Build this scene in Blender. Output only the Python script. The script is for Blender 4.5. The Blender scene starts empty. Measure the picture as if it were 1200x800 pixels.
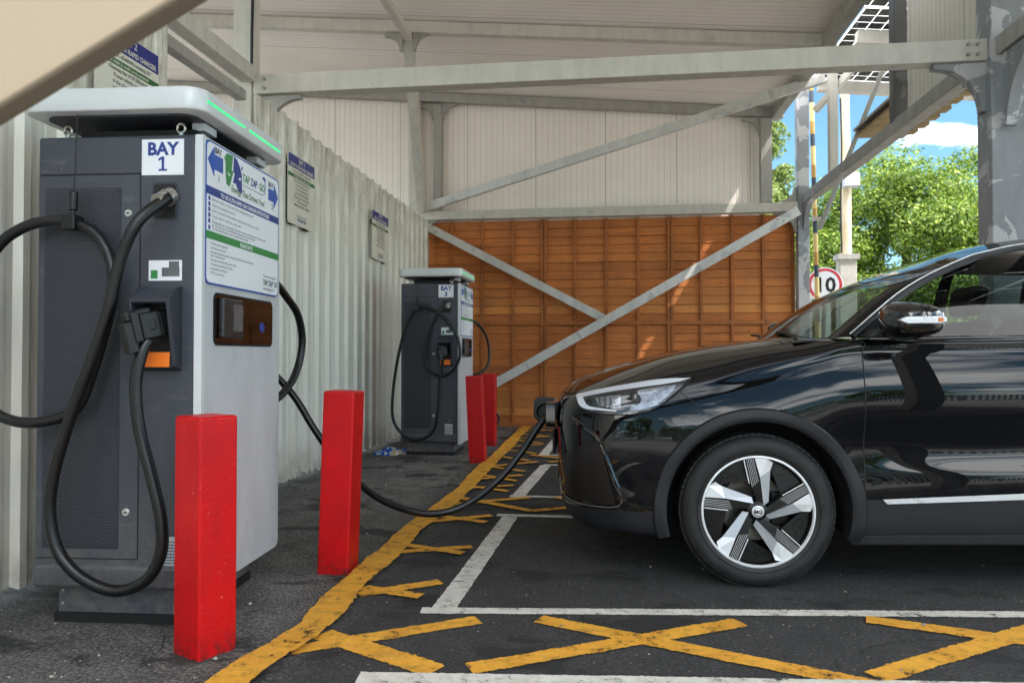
import bpy, math, random
import numpy as np
from mathutils import Vector, Matrix
from mathutils.bvhtree import BVHTree
from mathutils.geometry import tessellate_polygon
random.seed(7); rng = np.random.default_rng(7)
R = math.radians
scn = bpy.context.scene
COL = scn.collection

# ------------------------------------------------------------------ materials
def lin(c):
    return tuple(((x/255)/12.92 if x/255 <= .04045 else (((x/255)+.055)/1.055)**2.4) for x in c) + (1,)
class NT:
    def __init__(s, name):
        s.m = bpy.data.materials.new(name); s.m.use_nodes = True
        s.t = s.m.node_tree; s.t.nodes.clear()
        s.out = s.n('ShaderNodeOutputMaterial')
        s.co = s.n('ShaderNodeTexCoord')
    def n(s, ty, **kw):
        nd = s.t.nodes.new(ty)
        for k, v in kw.items(): setattr(nd, k, v)
        return nd
    def l(s, a, b): s.t.links.new(a, b)
    def bsdf(s, **kw):
        b = s.n('ShaderNodeBsdfPrincipled')
        for k, v in kw.items():
            i = b.inputs[k.replace('_', ' ')]
            if hasattr(v, 'is_linked'): s.l(v, i)
            else: i.default_value = v
        s.l(b.outputs[0], s.out.inputs[0]); s.b = b
        return b
    def noise(s, scale, detail=4, rough=.55, vec=None, dist=0):
        nd = s.n('ShaderNodeTexNoise'); nd.inputs['Scale'].default_value = scale
        nd.inputs['Detail'].default_value = detail; nd.inputs['Roughness'].default_value = rough
        nd.inputs['Distortion'].default_value = dist
        s.l(vec or s.co.outputs['Object'], nd.inputs['Vector']); return nd.outputs['Fac']
    def scaled(s, v, sc):
        mp = s.n('ShaderNodeMapping'); mp.inputs['Scale'].default_value = sc
        s.l(v, mp.inputs['Vector']); return mp.outputs[0]
    def ramp(s, f, stops):
        r = s.n('ShaderNodeValToRGB'); e = r.color_ramp.elements
        while len(e) < len(stops): e.new(.5)
        for i, (p, c) in enumerate(stops):
            e[i].position = p; e[i].color = c if len(c) == 4 else tuple(c)+(1,)
        s.l(f, r.inputs[0]); return r.outputs[0]
    def g(s, f, a, b, lo=0., hi=1.):
        m = s.n('ShaderNodeMapRange'); s.l(f, m.inputs[0])
        m.inputs[1].default_value = a; m.inputs[2].default_value = b
        m.inputs[3].default_value = lo; m.inputs[4].default_value = hi
        return m.outputs[0]
    def math(s, op, a, b=None, c=None):
        m = s.n('ShaderNodeMath', operation=op)
        for i, v in enumerate((a, b, c)):
            if v is None: continue
            if hasattr(v, 'is_linked'): s.l(v, m.inputs[i])
            else: m.inputs[i].default_value = v
        return m.outputs[0]
    def mix(s, f, a, b):
        m = s.n('ShaderNodeMix', data_type='RGBA')
        for i, v in ((0, f), (6, a), (7, b)):
            if hasattr(v, 'is_linked'): s.l(v, m.inputs[i])
            else: m.inputs[i].default_value = v
        return m.outputs[2]
    def bump(s, h, dist, strength=1.):
        b = s.n('ShaderNodeBump'); b.inputs['Distance'].default_value = dist
        b.inputs['Strength'].default_value = strength
        s.l(h, b.inputs['Height']); s.l(b.outputs[0], s.b.inputs['Normal']); return b
    def xyz(s, v=None):
        x = s.n('ShaderNodeSeparateXYZ'); s.l(v or s.co.outputs['Object'], x.inputs[0]); return x.outputs

def simple(name, rgb, rough=.5, metal=0., coat=0., var=.12, vscale=6, bump=0., bscale=60, **kw):
    t = NT(name); c = lin(rgb)
    f = t.noise(vscale, 5, .6)
    k = t.g(f, .3, .7, 1-var, 1+var)
    mx = t.n('ShaderNodeVectorMath', operation='SCALE'); mx.inputs[0].default_value = c[:3]
    t.l(k, mx.inputs['Scale'])
    rr = t.g(t.noise(vscale*3, 4, .6), .3, .7, max(0, rough-.07), min(1, rough+.07))
    t.bsdf(Base_Color=mx.outputs[0], Roughness=rr, Metallic=metal, Coat_Weight=coat, **kw)
    if bump: t.bump(t.noise(bscale, 4), bump)
    return t.m

M = {}
def steel_mat(name, a, b, th=.62):
    t = NT(name)
    gm = t.n('ShaderNodeNewGeometry').outputs['Position']
    patch = t.g(t.noise(3.1, 5, .6, t.scaled(gm, (1, 1, 1)), .6), th, th+.015)
    streak = t.noise(9, 5, .6, t.scaled(gm, (1, 1, .25)))
    base = t.mix(t.g(streak, .35, .75), lin(a), lin(tuple(int(x*.90) for x in a)))
    c1 = t.mix(patch, base, lin(b))
    dirt = t.g(t.noise(30, 6, .7, gm), .62, .76, 0, .6)
    c2 = t.mix(dirt, c1, lin((120, 112, 98)))
    rust = t.math('MULTIPLY', t.g(t.noise(38, 7, .8, gm), .62, .68), t.g(t.noise(2.0, 3, .6, gm), .52, .6))
    c2 = t.mix(t.math('MULTIPLY', rust, .8), c2, lin((116, 78, 52)))
    t.bsdf(Base_Color=c2, Roughness=t.g(streak, .3, .7, .5, .68))
    t.bump(t.noise(45, 4, .6, gm), .0012)
    return t.m
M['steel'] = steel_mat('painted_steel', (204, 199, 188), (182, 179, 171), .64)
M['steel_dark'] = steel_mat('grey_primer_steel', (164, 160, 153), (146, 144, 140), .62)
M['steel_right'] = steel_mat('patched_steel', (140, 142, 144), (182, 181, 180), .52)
M['steel_shade'] = steel_mat('shaded_steel', (92, 91, 90), (112, 110, 106), .6)  # shade on the upper side post put into a darker steel colour
M['brace'] = steel_mat('brace_steel', (212, 211, 206), (180, 180, 178), .6)
M['beige'] = simple('beige_painted_steel', (138, 124, 104), .7, var=.04, vscale=2)

def cladding_mat(name, rgb, axis, period, joint=None, dark=.82, dirty=0.):
    t = NT(name); gm = t.n('ShaderNodeNewGeometry').outputs['Position']
    x = t.xyz(gm)['XYZ'.index(axis)]
    fr = t.math('FRACT', t.math('MULTIPLY', x, 1/period))
    tri = t.math('ABSOLUTE', t.math('SUBTRACT', fr, .5))
    groove = t.g(tri, .40, .47)
    c = lin(rgb)
    base = t.mix(t.g(t.noise(1.2, 4, .6, gm), .3, .7), c, tuple(v*.92 for v in c[:3])+(1,))
    c1 = t.mix(t.math('MULTIPLY', groove, 1-dark), base, (.02, .02, .02, 1))
    if joint:
        fj = t.math('FRACT', t.math('MULTIPLY', x, 1/joint))
        j = t.g(t.math('ABSOLUTE', t.math('SUBTRACT', fj, .5)), .492, .497)
        c1 = t.mix(t.math('MULTIPLY', j, .5), c1, (.05, .05, .05, 1))
    if dirty:
        d = t.g(t.noise(3, 6, .7, t.scaled(gm, (4, 4, .5))), .5, .8, 0, dirty)
        c1 = t.mix(d, c1, lin((120, 112, 90)))
    t.bsdf(Base_Color=c1, Roughness=.55)
    t.bump(t.g(tri, .36, .48, 1, 0), .004)
    return t.m
M['roof'] = cladding_mat('white_roof_panel', (246, 238, 230), 'Y', .09, 1.0, .86)
M['wallpanel'] = cladding_mat('white_wall_panel', (250, 240, 230), 'X', .082, 1.0, .86)
M['sidepanel'] = cladding_mat('side_panel', (214, 208, 198), 'Y', .082, 1.0, .80)

def corr_mat():
    t = NT('corrugated_sheet'); gm = t.n('ShaderNodeNewGeometry').outputs['Position']
    p = t.xyz(gm)
    st = t.noise(4, 6, .65, t.scaled(gm, (3, 3, .5)))
    base = t.mix(t.g(st, .3, .75), lin((232, 230, 220)), lin((216, 213, 201)))
    top = t.math('MULTIPLY', t.g(p[2], 1.9, 2.95), t.g(t.noise(7, 5, .7, t.scaled(gm, (3, 3, .6))), .42, .75, 0, .9))
    c = t.mix(top, base, lin((128, 116, 84)))
    low = t.math('MULTIPLY', t.g(p[2], .35, 0), t.g(t.noise(12, 5), .3, .7, .2, .8))
    c = t.mix(low, c, lin((110, 104, 92)))
    t.bsdf(Base_Color=c, Roughness=t.g(st, .3, .7, .38, .6), Metallic=.15)
    t.bump(t.noise(8, 4), .003)
    return t.m
M['corr'] = corr_mat()

def wood_mat(name, tone=1., axis='X'):
    lin = lambda c: globals()['lin'](tuple(min(255, x) for x in c))
    t = NT(name); gm = t.n('ShaderNodeNewGeometry').outputs['Position']
    sc = (.9, 5, 26) if axis == 'X' else (26, 5, .9)
    grain = t.noise(3.2, 8, .7, t.scaled(gm, sc), .8)
    big = t.noise(1.6, 4, .6, gm)
    rnd = t.n('ShaderNodeNewGeometry').outputs['Random Per Island']
    c = t.ramp(grain, [(.25, lin((104*tone, 62*tone, 32*tone))), (.5, lin((178*tone, 104*tone, 48*tone))), (.8, lin((208*tone, 136*tone, 70*tone)))])
    c = t.mix(t.g(big, .35, .7, 0, .45), c, lin((120*tone, 68*tone, 30*tone)))
    c = t.mix(t.g(rnd, 0, 1, 0, .5), c, lin((132*tone, 78*tone, 38*tone)))
    c = t.mix(t.g(t.math('FRACT', t.math('MULTIPLY', rnd, 7.31)), .55, 1, 0, .35), c, lin((216*tone, 150*tone, 78*tone)))
    c = t.mix(t.g(t.noise(2.4, 5, .7, t.scaled(gm, (1, 1, .5))), .56, .7, 0, .4), c, lin((104*tone, 74*tone, 50*tone)))
    vo = t.n('ShaderNodeTexVoronoi'); vo.inputs['Scale'].default_value = 3.3; t.l(t.scaled(gm, (1, 1, 2.2)), vo.inputs['Vector'])
    knot = t.g(vo.outputs['Distance'], .035, .075, .85, 0)
    c = t.mix(knot, c, lin((62, 30, 12)))
    t.bsdf(Base_Color=c, Roughness=.72)
    t.bump(grain, .003)
    return t.m
M['wood'] = wood_mat('fence_board', 1.16)
M['wood2'] = wood_mat('fence_batten', 1.02, 'Z')
M['osb'] = simple('soffit_timber', (150, 128, 88), .8, var=.3, vscale=5)

def asphalt_mat():
    t = NT('asphalt'); gm = t.n('ShaderNodeNewGeometry').outputs['Position']
    p = t.xyz(gm)
    n1 = t.noise(75, 6, .82, gm); n2 = t.noise(1.3, 6, .65, gm); n3 = t.noise(4.5, 8, .78, gm); n4 = t.noise(18, 5, .7, gm)
    c = t.ramp(n1, [(.38, (.007, .007, .0075)), (.47, (.030, .030, .031)), (.56, (.062, .062, .062)), (.66, (.21, .21, .205))])
    c = t.mix(t.g(n3, .42, .66, 0, .62), c, (.019, .019, .020, 1))
    c = t.mix(t.g(n4, .50, .72, 0, .45), c, (.10, .10, .098, 1))
    # pale dust trodden in along the wall strip
    strip = t.g(p[0], -.95, -1.35)
    bounce_ground = t.math('MAXIMUM', t.g(p[1], -1.2, -3), t.math('MAXIMUM', t.g(p[0], 3.3, 4.2), t.g(p[1], 11, 12)))
    dm = t.g(t.math('ADD', t.math('MULTIPLY', n3, .65), t.math('MULTIPLY', n1, .35)), .38, .56, .15, 1)
    dust = t.math('MULTIPLY', strip, t.math('MULTIPLY', dm, t.g(n2, .36, .60, .6, 1)))
    dustc = t.ramp(n1, [(.38, (.045, .043, .040)), (.50, (.20, .193, .180)), (.62, (.48, .465, .435))])
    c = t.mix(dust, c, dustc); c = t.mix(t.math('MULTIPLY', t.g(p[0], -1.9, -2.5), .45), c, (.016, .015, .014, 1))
    dust2 = t.g(t.noise(2.6, 8, .8, gm), .52, .74, 0, .34)
    c = t.mix(dust2, c, t.ramp(n1, [(.38, (.05, .048, .045)), (.62, (.20, .192, .18))]))
    vo = t.n('ShaderNodeTexVoronoi'); vo.inputs['Scale'].default_value = 48; t.l(gm, vo.inputs['Vector'])
    sepc = t.n('ShaderNodeSeparateColor'); t.l(vo.outputs['Color'], sepc.inputs[0])
    chip = t.math('MULTIPLY', t.g(vo.outputs['Distance'], .14, .24, 1, 0), t.g(sepc.outputs[0], .90, .91))
    c = t.mix(t.math('MULTIPLY', chip, .75), c, (.30, .295, .28, 1))
    stain = t.g(t.noise(1.9, 5, .6, t.scaled(gm, (1, 1.4, 1))), .55, .61, 0, .8)
    c = t.mix(stain, c, (.012, .012, .013, 1))
    # hairline cracks
    vc = t.n('ShaderNodeTexVoronoi', feature='DISTANCE_TO_EDGE'); vc.inputs['Scale'].default_value = .9
    wob = t.n('ShaderNodeVectorMath', operation='ADD'); nz = t.n('ShaderNodeTexNoise'); nz.inputs['Scale'].default_value = 3.5; nz.inputs['Detail'].default_value = 6; t.l(gm, nz.inputs['Vector'])
    sc = t.n('ShaderNodeVectorMath', operation='SCALE'); t.l(nz.outputs['Color'], sc.inputs[0]); sc.inputs['Scale'].default_value = .35
    t.l(gm, wob.inputs[0]); t.l(sc.outputs[0], wob.inputs[1]); t.l(wob.outputs[0], vc.inputs['Vector'])
    crack = t.math('MULTIPLY', t.g(vc.outputs['Distance'], .003, .008, .8, 0), t.g(n2, .5, .56))
    c = t.mix(crack, c, (.006, .006, .006, 1))
    far = t.mix(bounce_ground, c, t.mix(n2, (.28, .27, .255, 1), (.50, .48, .445, 1)))  # ground outside the bays paled to bounce added fill under the canopy
    t.bsdf(Base_Color=far, Roughness=t.g(n1, .3, .7, .7, .95))
    hb = t.math('ADD', t.math('MULTIPLY', n1, .7), t.math('MULTIPLY', t.noise(190, 3, .6, gm), .25))
    t.bump(hb, .03)
    return t.m
M['asphalt'] = asphalt_mat()

def paint_mat(name, a, b, wear):
    t = NT(name); gm = t.n('ShaderNodeNewGeometry').outputs['Position']
    n1 = t.noise(5, 7, .75, gm); n2 = t.noise(75, 6, .82, gm); n3 = t.noise(16, 7, .75, gm)
    c = t.mix(t.g(n1, .3, .7), lin(a), lin(b))
    c = t.mix(t.g(n3, .46, .70, 0, .55), c, tuple(v*.5 for v in lin(b)[:3])+(1,))
    c = t.mix(t.g(n2, .50, .68, 0, .5), c, tuple(min(1, v*1.25+.02) for v in lin(a)[:3])+(1,))
    w = t.math('ADD', t.math('MULTIPLY', n3, .42), t.math('ADD', t.math('MULTIPLY', n2, .42), t.math('MULTIPLY', n1, .16)))
    hole = t.g(w, wear, wear+.02)
    scuff = t.g(t.noise(3, 5, .7, t.scaled(gm, (1.2, 5, 1))), .55, .75, 0, .4)
    c = t.mix(scuff, c, (.07, .065, .055, 1))
    t.bsdf(Base_Color=c, Roughness=.7)
    t.bump(t.math('ADD', t.math('MULTIPLY', n2, .8), t.math('MULTIPLY', n1, .5)), .016)
    tr = t.n('ShaderNodeBsdfTransparent'); ms = t.n('ShaderNodeMixShader')
    t.l(hole, ms.inputs[0]); t.l(t.b.outputs[0], ms.inputs[1]); t.l(tr.outputs[0], ms.inputs[2]); t.l(ms.outputs[0], t.out.inputs[0])
    return t.m
M['yellow'] = paint_mat('yellow_road_paint', (250, 186, 58), (224, 154, 38), .552)
M['white'] = paint_mat('white_road_paint', (238, 235, 226), (208, 204, 194), .552)

def coated(name, rgb, rough, metal=0., dust=.5):
    t = NT(name); gm = t.n('ShaderNodeNewGeometry').outputs['Position']; p = t.xyz(gm); c = lin(rgb)
    n = t.noise(4, 7, .7, t.scaled(gm, (1, 1, .35))); n2 = t.noise(26, 6, .75, gm)
    base = t.mix(t.g(n, .35, .68), c, tuple(v*.84 for v in c[:3])+(1,))
    low = t.math('MULTIPLY', t.g(p[2], .55, .05), t.g(t.math('ADD', t.math('MULTIPLY', n2, .5), t.math('MULTIPLY', n, .5)), .42, .62, 0, dust))
    base = t.mix(low, base, lin((138, 130, 118)))
    sm = t.g(t.noise(9, 5, .7, t.scaled(gm, (1, 1, 2.5))), .56, .72, 0, .16)
    base = t.mix(sm, base, lin((150, 148, 142)))
    scr = t.math('MULTIPLY', t.g(t.noise(55, 3, .5, t.scaled(gm, (1, 1, .12)), 1.2), .735, .75), .35)
    base = t.mix(scr, base, lin((170, 172, 174)))
    t.bsdf(Base_Color=base, Roughness=t.g(n2, .3, .7, rough-.08, rough+.12), Metallic=metal)
    t.bump(t.noise(380, 3, .6, gm), .0004)
    return t.m
M['slate'] = coated('slate_powder_coat', (69, 72, 81), .42)
M['slate_old'] = simple('slate_powder_coat', (86, 90, 102), .42, var=.06, vscale=3, bump=.0004, bscale=500)
M['slate_dark'] = simple('dark_slate_coat', (50, 53, 62), .5, var=.1)  # darker slate for grille frame, recess, holster and canopy underside
M['gap'] = simple('black_gap', (12, 12, 13), .6)
M['silver'] = coated('silver_powder_coat', (210, 215, 219), .36, .15, .22)
M['silver2'] = simple('silver_edge', (216, 220, 221), .38, metal=.15, var=.04)
M['black'] = simple('black_rubber', (16, 16, 18), .42, var=.15, vscale=12)
M['cable'] = simple('cable_rubber', (15, 16, 18), .33, var=.35, vscale=14, bump=.0012, bscale=30)
M['plug'] = simple('connector_plastic', (20, 21, 23), .4, var=.2, vscale=30)
M['steelpart'] = simple('bare_metal', (190, 186, 178), .28, metal=.9)
M['foot'] = simple('black_plinth', (18, 18, 19), .7)
M['screw'] = simple('lock_metal', (205, 205, 205), .3, metal=.7)
M['orange'] = simple('orange_sticker', (244, 122, 28), .5, var=.04)
M['signwhite'] = simple('sign_white', (238, 240, 244), .55, var=.01)
M['signcream'] = simple('sign_cream', (224, 222, 206), .45, var=.04)
M['navy'] = simple('sign_navy', (40, 48, 128), .4, var=.04)
M['blue'] = simple('sign_blue', (44, 88, 176), .4, var=.08, vscale=12)
M['green'] = simple('sign_green', (58, 142, 74), .4, var=.05)
M['dkgreen'] = simple('sign_dark_green', (48, 104, 52), .4, var=.05)
M['ink'] = simple('sign_ink', (58, 64, 84), .5, var=.02)
M['bayblue'] = simple('sign_lettering_blue', (38, 62, 140), .4, var=.03)
M['signred'] = simple('sign_red', (206, 38, 48), .4)
M['label'] = simple('label_grey', (196, 200, 204), .45, var=.06, vscale=60)
M['screenglass'] = simple('card_window', (30, 16, 11), .06, var=.2)
M['reader'] = simple('card_reader', (40, 42, 46), .3)
M['lcd'] = simple('lcd', (92, 96, 100), .15)
def emis(name, rgb, e):
    t = NT(name); t.bsdf(Base_Color=lin(rgb), Emission_Color=lin(rgb), Emission_Strength=e, Roughness=.3); return t.m
M['led'] = emis('green_led', (40, 226, 130), .95)
def bollard_mat():
    t = NT('red_bollard_paint'); gm = t.n('ShaderNodeNewGeometry').outputs['Position']; p = t.xyz(gm)
    n = t.noise(5, 5, .6, gm)
    c = t.mix(t.g(n, .3, .7), lin((204, 6, 14)), lin((184, 4, 11)))
    scr = t.math('MULTIPLY', t.g(t.noise(48, 6, .8, gm), .64, .68), t.g(t.noise(4, 3, .6, gm), .44, .56))
    c = t.mix(t.math('MULTIPLY', scr, .75), c, lin((232, 150, 140)))
    run = t.g(t.noise(6, 6, .7, t.scaled(gm, (3, 3, .5))), .5, .75, 0, .4)
    c = t.mix(run, c, lin((150, 14, 20)))
    low = t.math('MULTIPLY', t.g(p[2], .09, 0), t.g(t.noise(35, 5, .7, gm), .42, .6))
    c = t.mix(low, c, lin((96, 30, 28)))
    t.bsdf(Base_Color=c, Roughness=t.g(n, .3, .7, .36, .5), Specular_IOR_Level=.35)
    t.bump(t.math('ADD', t.noise(60, 4, .6, gm), t.noise(5, 3, .6, gm)), .0016)
    return t.m
M['red'] = bollard_mat()
def perf_mat():
    t = NT('perforated_panel'); o = t.xyz(t.co.outputs['Object'])
    P = .0115
    row = t.math('FLOOR', t.math('MULTIPLY', o[2], 1/(P*.866)))
    odd = t.math('MULTIPLY', t.math('MODULO', row, 2.), .5)
    fx = t.math('SUBTRACT', t.math('FRACT', t.math('ADD', t.math('MULTIPLY', o[0], 1/P), t.math('ADD', odd, 100.))), .5)
    fz = t.math('SUBTRACT', t.math('FRACT', t.math('MULTIPLY', o[2], 1/(P*.866))), .5)
    d = t.math('SQRT', t.math('ADD', t.math('MULTIPLY', fx, fx), t.math('MULTIPLY', t.math('MULTIPLY', fz, fz), .75)))
    hole = t.g(d, .27, .34, 1, 0)
    c = t.mix(hole, lin((64, 67, 76)), (.006, .006, .007, 1))
    t.bsdf(Base_Color=c, Roughness=.45)
    t.bump(t.math('SUBTRACT', 1., hole), .003)
    return t.m
M['perf'] = perf_mat()

# car materials
def car_paint():
    t = NT('black_car_paint'); gm = t.n('ShaderNodeNewGeometry').outputs['Position']; p = t.xyz(gm)
    dn = t.math('MULTIPLY', t.g(p[2], .62, .28, .03, .4), t.g(t.noise(14, 7, .75, gm), .42, .68))
    t.bsdf(Base_Color=t.mix(dn, (.0030, .0032, .0044, 1), (.05, .046, .04, 1)), Roughness=.3, Specular_IOR_Level=.0, Coat_Weight=1., Coat_Roughness=.008, Coat_IOR=1.41)
    return t.m
M['paint'] = car_paint()
M['gloss'] = simple('gloss_black_trim', (9, 9, 10), .07, coat=1., var=.1)
M['insert'] = simple('dull_black_intake', (11, 11, 12), .38, var=.1)
M['clad'] = simple('dark_plastic_cladding', (27, 29, 33), .48, var=.12, vscale=7, bump=.0006, bscale=400)
M['chrome'] = simple('chrome', (225, 226, 228), .08, metal=1., var=.02)
M['darkchrome'] = simple('dark_chrome', (120, 122, 126), .2, metal=.8)
M['satin'] = simple('satin_trim', (226, 229, 232), .3, metal=.35, var=.02)
def tyre_mat():
    t = NT('tyre_rubber'); n = t.noise(18, 5, .7)
    c = t.mix(t.g(n, .35, .7), (.005, .0055, .006, 1), (.018, .018, .018, 1))
    t.bsdf(Base_Color=c, Roughness=.62)
    t.bump(t.noise(90, 4), .0008)
    return t.m
M['tyre'] = tyre_mat()
M['alloy'] = simple('machined_alloy', (232, 234, 236), .4, metal=.35, var=.03)
M['alloy2'] = simple('machined_alloy_shade', (178, 182, 188), .4, metal=.35, var=.03)
M['rimblack'] = simple('wheel_gloss_black', (7, 7, 8), .38)
M['disc'] = simple('brake_disc', (120, 116, 110), .35, metal=.8)
M['dark'] = simple('dark_interior', (16, 16, 17), .8)
M['seat'] = simple('seat_fabric', (24, 24, 26), .75)
M['lampwhite'] = emis('lamp_light_guide', (226, 230, 234), .18)
M['reflector'] = simple('lamp_reflector', (150, 154, 160), .3, metal=.8, var=.4, vscale=30)
M['lamphouse'] = simple('lamp_housing', (34, 36, 40), .3)
M['amber'] = simple('amber_lens', (206, 120, 60), .3)
def glass_mat(name, tint, fres=.06):
    t = NT(name)
    tr = t.n('ShaderNodeBsdfTransparent'); tr.inputs[0].default_value = tint
    gl = t.n('ShaderNodeBsdfGlossy'); gl.inputs['Roughness'].default_value = .01
    fr = t.n('ShaderNodeFresnel'); fr.inputs[0].default_value = 1.33
    mx = t.n('ShaderNodeMixShader'); t.l(t.g(fr.outputs[0], 0, 1, fres, 1), mx.inputs[0])
    t.l(tr.outputs[0], mx.inputs[1]); t.l(gl.outputs[0], mx.inputs[2]); t.l(mx.outputs[0], t.out.inputs[0])
    return t.m
M['glass'] = glass_mat('car_window_glass', (.50, .58, .56, 1), .0)
M['lens'] = glass_mat('lamp_cover', (.88, .9, .93, 1), .05)
def leaf_mat(name, a, b, cc):
    t = NT(name)
    rnd = t.n('ShaderNodeNewGeometry').outputs['Random Per Island']
    c = t.ramp(rnd, [(0, lin(a)), (.5, lin(b)), (1, lin(cc))])
    d = t.n('ShaderNodeBsdfDiffuse'); tl = t.n('ShaderNodeBsdfTranslucent'); gl = t.n('ShaderNodeBsdfGlossy')
    gl.inputs['Roughness'].default_value = .5
    t.l(c, d.inputs[0]); t.l(c, tl.inputs[0])
    m1 = t.n('ShaderNodeMixShader'); m1.inputs[0].default_value = .38; t.l(d.outputs[0], m1.inputs[1]); t.l(tl.outputs[0], m1.inputs[2])
    m2 = t.n('ShaderNodeMixShader'); m2.inputs[0].default_value = .04; t.l(m1.outputs[0], m2.inputs[1]); t.l(gl.outputs[0], m2.inputs[2])
    t.l(m2.outputs[0], t.out.inputs[0]); return t.m
M['leaf'] = leaf_mat('broad_leaves', (54, 82, 22), (108, 138, 42), (172, 188, 84))
M['leaf2'] = leaf_mat('conifer_leaves', (84, 108, 52), (126, 148, 76), (170, 180, 104))
M['bark'] = simple('bark', (84, 72, 56), .9, var=.3, bump=.01, bscale=20)
M['pale'] = simple('galvanised_pales', (176, 180, 180), .5, metal=.2)
M['concrete'] = simple('concrete_post', (176, 172, 162), .85, var=.15, bump=.002)
def pole_mat():
    t = NT('weathered_white_pole'); gm = t.n('ShaderNodeNewGeometry').outputs['Position']
    n = t.noise(2.5, 6, .7, t.scaled(gm, (6, 6, 1)))
    c = t.ramp(n, [(.4, lin((226, 214, 188))), (.62, lin((214, 188, 150))), (.72, lin((150, 96, 60)))])
    t.bsdf(Base_Color=c, Roughness=.8); return t.m
M['oldpole'] = pole_mat()
def stripe_mat():
    t = NT('striped_pole_paint'); o = t.xyz()
    f = t.math('FRACT', t.math('MULTIPLY', o[2], 1/.62))
    c = t.ramp(f, [(0, lin((222, 196, 130))), (.42, lin((222, 196, 130))), (.43, lin((58, 70, 84))), (.70, lin((58, 70, 84))), (.71, lin((186, 146, 76))), (1, lin((186, 146, 76)))])
    c.node.color_ramp.interpolation = 'CONSTANT'
    t.bsdf(Base_Color=c, Roughness=.6); return t.m
M['stripe'] = stripe_mat()
M['solarcell'] = simple('solar_cell', (16, 20, 30), .25, var=.2)
def solarsheet():
    t = NT('solar_backsheet')
    d = t.n('ShaderNodeBsdfDiffuse'); d.inputs[0].default_value = (.7, .7, .68, 1)
    tl = t.n('ShaderNodeBsdfTranslucent'); tl.inputs[0].default_value = (.8, .8, .78, 1)
    m1 = t.n('ShaderNodeMixShader'); m1.inputs[0].default_value = .5; t.l(d.outputs[0], m1.inputs[1]); t.l(tl.outputs[0], m1.inputs[2])
    t.l(m1.outputs[0], t.out.inputs[0]); return t.m
M['solarsheet'] = solarsheet()
def crisp_mat():
    t = NT('crisp_packet_foil'); n = t.noise(22, 2, .5)
    c = t.ramp(n, [(0, lin((30, 74, 168))), (.46, lin((30, 74, 168))), (.47, lin((150, 178, 196))), (.58, lin((196, 166, 96))), (.63, lin((172, 60, 44))), (.66, lin((220, 224, 226)))])
    c.node.color_ramp.interpolation = 'CONSTANT'
    t.bsdf(Base_Color=c, Roughness=.25, Metallic=.3); return t.m
M['packet'] = crisp_mat()
M['pebble'] = simple('pale_stone', (150, 146, 138), .8, var=.4, vscale=3)

# ------------------------------------------------------------------ geometry helpers
def put(o, parent=None):
    COL.objects.link(o)
    if parent is not None: o.parent = parent
    return o
def tag(o, label=None, cat=None, group=None, kind=None):
    if label: o['label'] = label
    if cat: o['category'] = cat
    if group: o['group'] = group
    if kind: o['kind'] = kind
    return o
def empty(name, loc=(0, 0, 0), rz=0.):
    o = bpy.data.objects.new(name, None); o.empty_display_size = .2
    o.location = loc; o.rotation_euler = (0, 0, rz); return put(o)
def catmull(pts, n=8, closed=False):
    P = [Vector(p) for p in pts]; out = []
    N = len(P); rg = N if closed else N-1
    for i in range(rg):
        if closed: p0, p1, p2, p3 = P[i-1], P[i], P[(i+1) % N], P[(i+2) % N]
        else: p0, p1, p2, p3 = P[max(i-1, 0)], P[i], P[i+1], P[min(i+2, N-1)]
        for k in range(n):
            t = k/n
            out.append(.5*((2*p1)+(p2-p0)*t+(2*p0-5*p1+4*p2-p3)*t*t+(3*p1-p0-3*p2+p3)*t**3))
    if not closed: out.append(P[-1].copy())
    return out
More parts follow.
